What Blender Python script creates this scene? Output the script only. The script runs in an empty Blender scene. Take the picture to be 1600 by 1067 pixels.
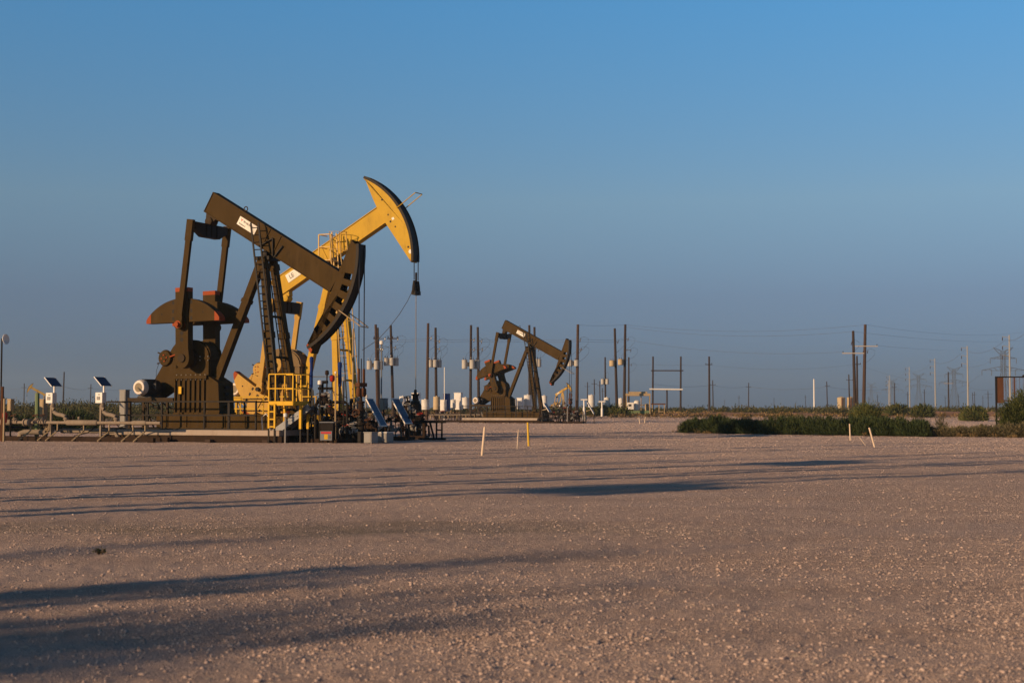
import bpy, math, random
import numpy as np
from mathutils import Vector, Matrix
R = math.radians
rng = np.random.default_rng(7)
random.seed(7)
scene = bpy.context.scene
COL = scene.collection

# ------------------------------------------------------------------ camera, sky, sun, exposure
CAM_H = 1.3
FPX = 2222.0                      # focal length in pixels of the 1600 px wide picture
HORIZON = 640.0
PITCH = math.atan((HORIZON - 533.5) / FPX)
cam_d = bpy.data.cameras.new('camera')
cam = bpy.data.objects.new('camera', cam_d)
COL.objects.link(cam)
cam_d.sensor_width = 36.0
cam_d.lens = 36.0 * FPX / 1600.0
cam.location = (0, 0, CAM_H)
cam.rotation_euler = (R(90) + PITCH, 0, 0)
cam_d.clip_start = 0.1
cam_d.clip_end = 20000
cam_d.dof.use_dof = True
cam_d.dof.focus_distance = 62
cam_d.dof.aperture_fstop = 4.0
scene.camera = cam

SUN_EL = R(16.0)
SUN_AZ = math.atan2(-0.80, -0.59)           # direction to the sun, measured from +Y towards +X
sun_dir = Vector((math.sin(SUN_AZ) * math.cos(SUN_EL), math.cos(SUN_AZ) * math.cos(SUN_EL), math.sin(SUN_EL)))
world = bpy.data.worlds.new('World')
scene.world = world
world.use_nodes = True
wn, wl = world.node_tree.nodes, world.node_tree.links
wn.clear()
w_out = wn.new('ShaderNodeOutputWorld')
w_bg = wn.new('ShaderNodeBackground')
w_sky = wn.new('ShaderNodeTexSky')
w_sky.sky_type = 'NISHITA'
w_sky.sun_disc = False
w_sky.sun_elevation = SUN_EL
w_sky.sun_rotation = SUN_AZ % (2 * math.pi)
w_sky.altitude = 800
w_sky.air_density = 1.0
w_sky.dust_density = 1.0
w_sky.ozone_density = 1.5
w_bg.inputs['Strength'].default_value = 0.087
# dusty evening air: the low sky opposite the sun is dull blue grey, deeper blue above
w_tc = wn.new('ShaderNodeTexCoord')
w_sep = wn.new('ShaderNodeSeparateXYZ')
wl.new(w_tc.outputs['Generated'], w_sep.inputs[0])
w_ramp = wn.new('ShaderNodeValToRGB')
SKY_TINT = [(0.0, (0.165, 0.265, 0.60)), (0.0126, (0.175, 0.275, 0.61)), (0.0787, (0.385, 0.445, 0.66)), (0.145, (0.67, 0.785, 0.88)), (0.2768, (0.55, 1.12, 1.42)), (0.45, (0.38, 0.58, 0.70)), (0.8, (0.30, 0.44, 0.52))]
while len(w_ramp.color_ramp.elements) < len(SKY_TINT):
    w_ramp.color_ramp.elements.new(0.5)
for e_, (p_, c_) in zip(w_ramp.color_ramp.elements, SKY_TINT):
    e_.position = p_
    e_.color = (*c_, 1)
w_mix = wn.new('ShaderNodeMix')
w_mix.data_type = 'RGBA'
w_mix.blend_type = 'MULTIPLY'
w_mix.inputs[0].default_value = 1.0
wl.new(w_sep.outputs['Z'], w_ramp.inputs[0])
wl.new(w_sky.outputs[0], w_mix.inputs[6])
wl.new(w_ramp.outputs[0], w_mix.inputs[7])
wl.new(w_mix.outputs[2], w_bg.inputs[0])
wl.new(w_bg.outputs[0], w_out.inputs[0])

sun_l = bpy.data.lights.new('sun', 'SUN')
sun_l.energy = 4.9
sun_l.angle = R(0.75)
sun_l.color = (1.0, 0.66, 0.37)
sun = bpy.data.objects.new('sun', sun_l)
COL.objects.link(sun)
sun.rotation_euler = (-sun_dir).to_track_quat('-Z', 'Y').to_euler()
sun.location = (-60, -60, 40)
scene.view_settings.view_transform = 'Standard'
scene.view_settings.look = 'None'
scene.view_settings.exposure = 0.14
scene.view_settings.gamma = 1.0

# ------------------------------------------------------------------ helpers: picture point <-> place
def ray(px, py):
    x = (px - 800) / FPX
    z = (533.5 - py) / FPX
    c, s = math.cos(PITCH), math.sin(PITCH)
    return (x, c - z * s, s + z * c)
def W(px, py, Y):                               # the point at depth Y seen at a pixel
    r = ray(px, py)
    t = Y / r[1]
    return Vector((r[0] * t, Y, CAM_H + r[2] * t))
def sstep(a, b, x):
    t = np.clip((x - a) / (b - a), 0, 1)
    return t * t * (3 - 2 * t)
def gz(x, y):                                   # height of the big shape of the ground
    return float(0.45 * sstep(140, 200, math.hypot(x, y)))
def at(px, Y):                                  # ground point under a picture column at depth Y
    x = (px - 800) / FPX * Y
    return Vector((x, Y, gz(x, Y)))

# ------------------------------------------------------------------ helpers: meshes
class MB:
    def __init__(self):
        self.v, self.f, self.m = [], [], []
    def add(self, vs, fs, mi=0):
        o = len(self.v)
        self.v += [tuple(p) for p in vs]
        self.f += [tuple(o + i for i in f) for f in fs]
        self.m += [mi] * len(fs)
        return self
    def box(self, c, s, mi=0, M=None):
        x, y, z = s[0] / 2, s[1] / 2, s[2] / 2
        vs = [Vector((sx * x, sy * y, sz * z)) for sx in (-1, 1) for sy in (-1, 1) for sz in (-1, 1)]
        if M is not None:
            vs = [M @ p for p in vs]
        c = Vector(c)
        fs = [(0, 1, 3, 2), (4, 6, 7, 5), (0, 4, 5, 1), (2, 3, 7, 6), (0, 2, 6, 4), (1, 5, 7, 3)]
        return self.add([p + c for p in vs], fs, mi)
    def bb(self, x0, x1, y0, y1, z0, z1, mi=0):
        return self.box(((x0 + x1) / 2, (y0 + y1) / 2, (z0 + z1) / 2), (x1 - x0, y1 - y0, z1 - z0), mi)
    def bar(self, a, b, w, h, mi=0, up=(0, 0, 1), taper=1.0):
        a, b = Vector(a), Vector(b)
        d = (b - a).normalized()
        up = Vector(up)
        if abs(d.dot(up)) > 0.98:
            up = Vector((0, 1, 0))
        s = d.cross(up).normalized()
        t = s.cross(d).normalized()
        vs = []
        for p, k in ((a, 1.0), (b, taper)):
            for i, j in ((-1, -1), (1, -1), (1, 1), (-1, 1)):
                vs.append(p + s * (i * w * k / 2) + t * (j * h * k / 2))
        return self.add(vs, [(3, 2, 1, 0), (4, 5, 6, 7), (0, 1, 5, 4), (1, 2, 6, 5), (2, 3, 7, 6), (3, 0, 4, 7)], mi)
    def tube(self, a, b, r, n=8, r2=None, mi=0, caps=True):
        a, b = Vector(a), Vector(b)
        r2 = r if r2 is None else r2
        d = (b - a).normalized()
        up = Vector((0, 0, 1)) if abs(d.z) < 0.95 else Vector((1, 0, 0))
        s = d.cross(up).normalized()
        t = s.cross(d)
        vs = []
        for p, q in ((a, r), (b, r2)):
            for i in range(n):
                an = 2 * math.pi * i / n
                vs.append(p + s * (q * math.cos(an)) + t * (q * math.sin(an)))
        fs = [(i, (i + 1) % n, n + (i + 1) % n, n + i) for i in range(n)]
        if caps:
            fs += [tuple(range(n - 1, -1, -1)), tuple(range(n, 2 * n))]
        return self.add(vs, fs, mi)
    def path(self, pts, r, n=8, mi=0):
        pts = [Vector(p) for p in pts]
        vs, fs = [], []
        for k, p in enumerate(pts):
            d = (pts[min(k + 1, len(pts) - 1)] - pts[max(k - 1, 0)]).normalized()
            up = Vector((0, 0, 1)) if abs(d.z) < 0.9 else Vector((0, 1, 0))
            s = d.cross(up).normalized()
            t = s.cross(d)
            for i in range(n):
                an = 2 * math.pi * i / n
                vs.append(p + s * (r * math.cos(an)) + t * (r * math.sin(an)))
        for k in range(len(pts) - 1):
            for i in range(n):
                fs.append((k * n + i, k * n + (i + 1) % n, (k + 1) * n + (i + 1) % n, (k + 1) * n + i))
        fs += [tuple(range(n - 1, -1, -1)), tuple((len(pts) - 1) * n + i for i in range(n))]
        return self.add(vs, fs, mi)
    def lathe(self, o, axis, prof, n=16, mi=0):
        """prof: (distance along the axis, radius) pairs; capped ends"""
        o, ax = Vector(o), Vector(axis).normalized()
        up = Vector((0, 0, 1)) if abs(ax.z) < 0.95 else Vector((1, 0, 0))
        s = ax.cross(up).normalized()
        t = s.cross(ax)
        vs, fs = [], []
        for h, r in prof:
            for i in range(n):
                an = 2 * math.pi * i / n
                vs.append(o + ax * h + s * (r * math.cos(an)) + t * (r * math.sin(an)))
        for k in range(len(prof) - 1):
            for i in range(n):
                fs.append((k * n + i, k * n + (i + 1) % n, (k + 1) * n + (i + 1) % n, (k + 1) * n + i))
        fs += [tuple(range(n - 1, -1, -1)), tuple((len(prof) - 1) * n + i for i in range(n))]
        return self.add(vs, fs, mi)
    def prism(self, poly, v0, v1, mi=0, mi_side=None):
        """poly of (u, z) extruded along v"""
        n = len(poly)
        vs = [(p[0], v0, p[1]) for p in poly] + [(p[0], v1, p[1]) for p in poly]
        self.add(vs, [tuple(range(n)), tuple(range(2 * n - 1, n - 1, -1))], mi)
        self.add(vs, [(i, n + i, n + (i + 1) % n, (i + 1) % n) for i in range(n)], mi if mi_side is None else mi_side)
        return self
    def ring(self, c, axis, r, tr, n=14, mi=0):
        c, ax = Vector(c), Vector(axis).normalized()
        up = Vector((0, 0, 1)) if abs(ax.z) < 0.95 else Vector((1, 0, 0))
        s = ax.cross(up).normalized()
        t = s.cross(ax)
        m = 5
        vs, fs = [], []
        for i in range(n):
            an = 2 * math.pi * i / n
            d = s * math.cos(an) + t * math.sin(an)
            for j in range(m):
                b = 2 * math.pi * j / m
                vs.append(c + d * (r + tr * math.cos(b)) + ax * (tr * math.sin(b)))
        for i in range(n):
            for j in range(m):
                fs.append((i * m + j, i * m + (j + 1) % m, ((i + 1) % n) * m + (j + 1) % m, ((i + 1) % n) * m + j))
        return self.add(vs, fs, mi)
    def build(self, name, mats, parent=None, smooth=35, bevel=0.0):
        me = bpy.data.meshes.new(name)
        me.from_pydata(self.v, [], self.f)
        if not isinstance(mats, (list, tuple)):
            mats = [mats]
        for m in mats:
            me.materials.append(m)
        if len(mats) > 1:
            me.polygons.foreach_set('material_index', self.m)
        import bmesh
        bm = bmesh.new()
        bm.from_mesh(me)
        bmesh.ops.recalc_face_normals(bm, faces=bm.faces)
        if smooth:
            lim = R(smooth)
            for f in bm.faces:
                f.smooth = True
            for e in bm.edges:
                if len(e.link_faces) != 2 or e.calc_face_angle(0) > lim:
                    e.smooth = False
        bm.to_mesh(me)
        bm.free()
        o = bpy.data.objects.new(name, me)
        COL.objects.link(o)
        o.parent = parent
        if bevel:
            b = o.modifiers.new('bevel', 'BEVEL')
            b.width = bevel
            b.segments = 2
            b.limit_method = 'ANGLE'
            b.angle_limit = R(40)
        return o

def tag(o, label=None, cat=None, group=None, kind=None):
    if label: o['label'] = label
    if cat: o['category'] = cat
    if group: o['group'] = group
    if kind: o['kind'] = kind
    return o
def thing(name, label, cat, loc=(0, 0, 0), rz=0.0, group=None):
    o = bpy.data.objects.new(name, None)
    o.empty_display_size = 0.3
    COL.objects.link(o)
    o.location = loc
    o.rotation_euler = (0, 0, rz)
    return tag(o, label, cat, group)
def children(o):
    return [c for c in COL.objects if c.parent is o]
def copy_tree(o, parent=None):
    kids = children(o)
    c = o.copy()
    COL.objects.link(c)
    c.parent = parent
    for k in kids:
        copy_tree(k, c)
    return c
def raw_mesh(name, verts, faces4=None, faces3=None, mat=None, smooth=False):
    """big meshes straight from numpy arrays"""
    me = bpy.data.meshes.new(name)
    nv = len(verts)
    me.vertices.add(nv)
    me.vertices.foreach_set('co', np.ascontiguousarray(verts, dtype=np.float32).ravel())
    f = faces4 if faces4 is not None else faces3
    k = f.shape[1]
    me.loops.add(f.size)
    me.loops.foreach_set('vertex_index', np.ascontiguousarray(f, dtype=np.int32).ravel())
    me.polygons.add(len(f))
    me.polygons.foreach_set('loop_start', np.arange(0, f.size, k, dtype=np.int32))
    me.polygons.foreach_set('loop_total', np.full(len(f), k, dtype=np.int32))
    if smooth:
        me.polygons.foreach_set('use_smooth', np.ones(len(f), dtype=bool))
    me.update(calc_edges=True)
    if mat is not None:
        me.materials.append(mat)
    o = bpy.data.objects.new(name, me)
    COL.objects.link(o)
    return o

# ------------------------------------------------------------------ materials
def nodes_of(name):
    m = bpy.data.materials.new(name)
    m.use_nodes = True
    n, l = m.node_tree.nodes, m.node_tree.links
    b = n['Principled BSDF']
    return m, n, l, b
def noise(n, l, vec, scale, detail=4, rough=0.6, stretch=None):
    if stretch:
        mp = n.new('ShaderNodeMapping')
        mp.inputs['Scale'].default_value = stretch
        l.new(vec, mp.inputs['Vector'])
        vec = mp.outputs[0]
    t = n.new('ShaderNodeTexNoise')
    t.inputs['Scale'].default_value = scale
    t.inputs['Detail'].default_value = detail
    t.inputs['Roughness'].default_value = rough
    l.new(vec, t.inputs['Vector'])
    return t.outputs['Fac']
def ramp(n, l, fac, stops):
    r = n.new('ShaderNodeValToRGB')
    while len(r.color_ramp.elements) < len(stops):
        r.color_ramp.elements.new(0.5)
    for e, (p, c) in zip(r.color_ramp.elements, stops):
        e.position = p
        e.color = (c[0], c[1], c[2], 1) if isinstance(c, (tuple, list)) else (c, c, c, 1)
    l.new(fac, r.inputs[0])
    return r.outputs[0]
def mix(n, l, fac, a, b, mode='MIX'):
    m = n.new('ShaderNodeMix')
    m.data_type = 'RGBA'
    m.blend_type = mode
    for s, x in ((0, fac), (6, a), (7, b)):
        if hasattr(x, 'links'):
            l.new(x, m.inputs[s])
        elif s == 0:
            m.inputs[0].default_value = x
        else:
            m.inputs[s].default_value = (x[0], x[1], x[2], 1)
    return m.outputs[2]
def bump(n, l, b, h, strength=0.3, dist=0.02):
    k = n.new('ShaderNodeBump')
    k.inputs['Strength'].default_value = strength
    k.inputs['Distance'].default_value = dist
    l.new(h, k.inputs['Height'])
    l.new(k.outputs[0], b.inputs['Normal'])
def paint(name, col, rough=0.5, dirt=(0.12, 0.085, 0.055), dirt_amt=0.45, metal=0.0, fade=0.16):
    """weathered paint: faded patches, rain streaks and dust"""
    m, n, l, b = nodes_of(name)
    tc = n.new('ShaderNodeTexCoord').outputs['Object']
    big = noise(n, l, tc, 1.3, 5, 0.65)
    c1 = tuple(min(1, x * (1 + fade)) for x in col)
    c2 = tuple(x * (1 - fade) for x in col)
    base = mix(n, l, big, c2, c1)
    streak = noise(n, l, tc, 3.0, 5, 0.7, (1.0, 1.0, 0.16))
    fine = noise(n, l, tc, 22, 4, 0.7)
    mx = n.new('ShaderNodeMath'); mx.operation = 'MULTIPLY'
    l.new(ramp(n, l, streak, [(0.48, 0.0), (0.78, 1.0)]), mx.inputs[0])
    l.new(ramp(n, l, fine, [(0.3, 0.35), (0.7, 1.0)]), mx.inputs[1])
    k = n.new('ShaderNodeMath'); k.operation = 'MULTIPLY'
    l.new(mx.outputs[0], k.inputs[0]); k.inputs[1].default_value = dirt_amt
    worn = mix(n, l, k.outputs[0], base, dirt)
    oil = noise(n, l, tc, 0.8, 6, 0.75, (1.0, 1.0, 0.45))
    oil2 = noise(n, l, tc, 5.0, 4, 0.7, (1.0, 1.0, 0.10))
    om = n.new('ShaderNodeMath'); om.operation = 'MULTIPLY'
    l.new(ramp(n, l, oil, [(0.52, 0.0), (0.66, 1.0)]), om.inputs[0])
    l.new(ramp(n, l, oil2, [(0.42, 0.0), (0.62, 0.75)]), om.inputs[1])
    l.new(mix(n, l, om.outputs[0], worn, tuple(x * 0.42 for x in col)), b.inputs['Base Color'])
    l.new(ramp(n, l, fine, [(0.2, rough - 0.08), (0.8, min(1, rough + 0.15))]), b.inputs['Roughness'])
    b.inputs['Metallic'].default_value = metal
    b.inputs['Specular IOR Level'].default_value = 0.10
    return m
def flat(name, col, rough=0.6, metal=0.0, var=0.2, scale=6.0):
    m, n, l, b = nodes_of(name)
    tc = n.new('ShaderNodeTexCoord').outputs['Object']
    f = noise(n, l, tc, scale, 4, 0.6)
    l.new(mix(n, l, f, tuple(x * (1 - var) for x in col), tuple(min(1, x * (1 + var)) for x in col)), b.inputs['Base Color'])
    b.inputs['Roughness'].default_value = rough
    b.inputs['Metallic'].default_value = metal
    return m
M = {}
M['olive'] = paint('olive paint', (0.047, 0.0262, 0.0045), 0.65, (0.085, 0.052, 0.020), 0.55)
M['yellow_dusty'] = paint('dusty faded yellow paint', (0.44, 0.265, 0.060), 0.6, (0.24, 0.14, 0.06), 0.6)
M['gear_shaded'] = paint('shaded grey yellow gear case', (0.17, 0.115, 0.055), 0.6, (0.10, 0.07, 0.04), 0.5)  # yellow greyed down: shade on the gear case put into its colour
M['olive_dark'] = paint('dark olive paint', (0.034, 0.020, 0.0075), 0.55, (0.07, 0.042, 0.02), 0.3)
M['yellow'] = paint('yellow paint', (0.47, 0.285, 0.020), 0.5, (0.27, 0.15, 0.03), 0.45)
M['safety'] = paint('safety yellow paint', (0.62, 0.36, 0.02), 0.45, (0.25, 0.14, 0.04), 0.4)
M['orange'] = paint('orange paint', (0.27, 0.050, 0.010), 0.55, (0.12, 0.05, 0.02), 0.5)
M['black'] = paint('black paint', (0.016, 0.013, 0.011), 0.5, (0.06, 0.045, 0.03), 0.3)
M['track'] = paint('greasy dark steel', (0.02, 0.016, 0.013), 0.5, (0.05, 0.035, 0.02), 0.5)
M['rust'] = paint('rusty steel', (0.095, 0.042, 0.022), 0.85, (0.17, 0.070, 0.028), 0.8)
M['rust_dark'] = paint('dark rusty steel', (0.030, 0.019, 0.013), 0.85, (0.065, 0.035, 0.02), 0.8)
M['galv'] = paint('galvanised steel', (0.19, 0.20, 0.215), 0.45, (0.2, 0.16, 0.12), 0.4, 0.3)
M['grey'] = paint('grey enamel', (0.26, 0.25, 0.235), 0.5, (0.2, 0.15, 0.1), 0.4)
M['tan'] = paint('tan enamel', (0.36, 0.27, 0.16), 0.55, (0.2, 0.13, 0.08), 0.4)
M['pipe'] = paint('dusty pipe paint', (0.235, 0.19, 0.145), 0.7, (0.12, 0.08, 0.05), 0.7)
M['white'] = paint('white enamel', (0.74, 0.71, 0.66), 0.45, (0.35, 0.26, 0.18), 0.35)
M['polytank'] = paint('white plastic tank', (0.62, 0.60, 0.56), 0.5, (0.35, 0.27, 0.19), 0.5)
M['tantank'] = paint('tan tank paint', (0.46, 0.36, 0.22), 0.6, (0.3, 0.2, 0.1), 0.5)
M['concrete'] = paint('concrete', (0.34, 0.28, 0.23), 0.9, (0.15, 0.11, 0.08), 0.7)
M['blue'] = paint('blue paint', (0.012, 0.035, 0.16), 0.4, (0.05, 0.05, 0.06), 0.3)
M['red'] = paint('red paint', (0.35, 0.025, 0.015), 0.5, (0.12, 0.05, 0.03), 0.5)
M['green'] = paint('pale green paint', (0.15, 0.20, 0.10), 0.6, (0.16, 0.11, 0.06), 0.5)
M['darkgreen'] = paint('dark green enamel', (0.03, 0.06, 0.05), 0.5, (0.1, 0.07, 0.05), 0.4)
M['transformer'] = paint('grey transformer enamel', (0.42, 0.40, 0.36), 0.45, (0.2, 0.13, 0.08), 0.4)
M['cable'] = flat('steel cable', (0.03, 0.03, 0.035), 0.5, 0.5)
M['wire'] = flat('aluminium wire', (0.16, 0.14, 0.125), 0.5, 0.4)
M['wire_dark'] = flat('weathered wire', (0.06, 0.055, 0.055), 0.6, 0.2)
M['rod'] = flat('bright rod steel', (0.42, 0.36, 0.28), 0.35, 0.6)
M['steelpole'] = flat('galvanised pole steel', (0.33, 0.31, 0.27), 0.5, 0.15)
M['lattice'] = flat('weathered lattice steel', (0.10, 0.095, 0.09), 0.6, 0.2)
M['motor'] = paint('motor enamel', (0.055, 0.052, 0.05), 0.5, (0.1, 0.07, 0.05), 0.3)
M['motorbell'] = paint('cream motor bell', (0.70, 0.62, 0.54), 0.5, (0.3, 0.2, 0.13), 0.3)
M['grille'] = flat('tan fan grille', (0.20, 0.155, 0.09), 0.7)
M['cream'] = paint('faded cream yellow paint', (0.62, 0.42, 0.16), 0.6, (0.35, 0.2, 0.08), 0.4)
M['porcelain'] = flat('brown porcelain', (0.05, 0.03, 0.02), 0.25)
M['signwhite'] = paint('white sign plate', (0.74, 0.70, 0.62), 0.4, (0.4, 0.3, 0.2), 0.2)
M['signink'] = flat('sign ink', (0.05, 0.04, 0.04), 0.5)
M['signred'] = flat('sign red', (0.42, 0.015, 0.02), 0.5)
M['stake'] = paint('pale stake paint', (0.66, 0.52, 0.38), 0.6, (0.3, 0.2, 0.12), 0.5)
M['stake_yellow'] = paint('yellow stake paint', (0.66, 0.42, 0.04), 0.5, (0.3, 0.2, 0.1), 0.4)

def wood(name, c1, c2):
    m, n, l, b = nodes_of(name)
    tc = n.new('ShaderNodeTexCoord').outputs['Object']
    g = noise(n, l, tc, 9, 6, 0.7, (1, 1, 0.05))
    g2 = noise(n, l, tc, 1.2, 3, 0.6)
    c = mix(n, l, ramp(n, l, g, [(0.3, 0.0), (0.7, 1.0)]), c1, c2)
    l.new(mix(n, l, g2, c, tuple(x * 0.6 for x in c1)), b.inputs['Base Color'])
    b.inputs['Roughness'].default_value = 0.9
    bump(n, l, b, g, 0.5, 0.01)
    return m
M['pole'] = wood('creosoted pole wood', (0.048, 0.028, 0.019), (0.024, 0.015, 0.011))
M['pole_brown'] = wood('brown pole wood', (0.080, 0.042, 0.025), (0.045, 0.024, 0.016))
M['crossarm'] = wood('pale crossarm', (0.55, 0.48, 0.40), (0.42, 0.36, 0.30))
M['timber'] = wood('dark timber', (0.06, 0.032, 0.02), (0.03, 0.018, 0.012))

def solar(name):
    m, n, l, b = nodes_of(name)
    tc = n.new('ShaderNodeTexCoord').outputs['Object']
    br = n.new('ShaderNodeTexBrick')
    br.offset = 0.0
    br.inputs['Scale'].default_value = 1.0
    br.inputs['Brick Width'].default_value = 0.125
    br.inputs['Row Height'].default_value = 0.125
    br.inputs['Mortar Size'].default_value = 0.004
    br.inputs['Color1'].default_value = (0.006, 0.020, 0.075, 1)
    br.inputs['Color2'].default_value = (0.008, 0.027, 0.095, 1)
    br.inputs['Mortar'].default_value = (0.12, 0.14, 0.18, 1)
    l.new(tc, br.inputs['Vector'])
    l.new(br.outputs['Color'], b.inputs['Base Color'])
    b.inputs['Roughness'].default_value = 0.28
    b.inputs['Specular IOR Level'].default_value = 0.3
    return m
M['solar'] = solar('solar cells')

def leaf(name, cols, rough=0.75, trans=0.25):
    m, n, l, b = nodes_of(name)
    g = n.new('ShaderNodeNewGeometry')
    tc = n.new('ShaderNodeTexCoord').outputs['Object']
    a = n.new('ShaderNodeMath'); a.operation = 'MULTIPLY_ADD'
    l.new(g.outputs['Random Per Island'], a.inputs[0])
    a.inputs[1].default_value = 0.55
    f = n.new('ShaderNodeMath'); f.operation = 'MULTIPLY'
    l.new(noise(n, l, tc, 1.1, 3, 0.6), f.inputs[0]); f.inputs[1].default_value = 0.5
    l.new(f.outputs[0], a.inputs[2])
    k = len(cols)
    l.new(ramp(n, l, a.outputs[0], [(0.12 + 0.7 * i / (k - 1), c) for i, c in enumerate(cols)]), b.inputs['Base Color'])
    b.inputs['Roughness'].default_value = rough
    b.inputs['Specular IOR Level'].default_value = 0.2
    return m
M['leaf_dark'] = leaf('dark weed leaves', [(0.012, 0.022, 0.008), (0.030, 0.048, 0.014), (0.060, 0.070, 0.022)])
M['leaf_mid'] = leaf('mesquite leaves', [(0.025, 0.040, 0.010), (0.060, 0.075, 0.018), (0.13, 0.115, 0.03)])
M['leaf_bush'] = leaf('bush leaves', [(0.018, 0.030, 0.008), (0.042, 0.056, 0.014), (0.085, 0.085, 0.025)])
M['leaf_grey'] = leaf('grey brush leaves', [(0.05, 0.05, 0.022), (0.10, 0.09, 0.045), (0.17, 0.13, 0.07)])
M['leaf_dry'] = leaf('dry grass', [(0.10, 0.075, 0.03), (0.20, 0.13, 0.055), (0.28, 0.18, 0.08)])
M['leaf_scrub'] = leaf('scrub leaves', [(0.022, 0.028, 0.008), (0.050, 0.052, 0.015), (0.095, 0.078, 0.028)])
M['stem'] = wood('shrub stem', (0.10, 0.07, 0.045), (0.06, 0.04, 0.025))

# ------------------------------------------------------------------ ground
def vnoise(x, y, seed=0):
    xi, yi = np.floor(x).astype(np.int64), np.floor(y).astype(np.int64)
    fx, fy = x - xi, y - yi
    fx, fy = fx * fx * (3 - 2 * fx), fy * fy * (3 - 2 * fy)
    def h(a, b):
        k = (a * 374761393 + b * 668265263 + seed * 1274126177) & 0xffffffff
        k = ((k ^ (k >> 13)) * 1274126177) & 0xffffffff
        return ((k ^ (k >> 16)) & 0xffff) / 65535.0
    return (h(xi, yi) * (1 - fx) + h(xi + 1, yi) * fx) * (1 - fy) + (h(xi, yi + 1) * (1 - fx) + h(xi + 1, yi + 1) * fx) * fy
def relief(x, y):
    """small humps of the packed gravel, metres"""
    r = np.hypot(x, y)
    z = np.zeros_like(x)
    for wl_, amp, seed in ((3.0, 0.030, 1), (1.1, 0.020, 2), (0.42, 0.014, 3), (0.17, 0.016, 4), (0.08, 0.011, 5), (0.045, 0.006, 6)):
        z += amp * (vnoise(x / wl_ + seed * 7.3, y / wl_ - seed * 3.1, seed) - 0.5) * (1 - sstep(160 * wl_, 330 * wl_, r))
    return z
def ground_z(x, y):
    r = np.hypot(x, y)
    return relief(x, y) * (1 - sstep(55, 90, r)) + 0.45 * sstep(140, 200, r)

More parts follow.
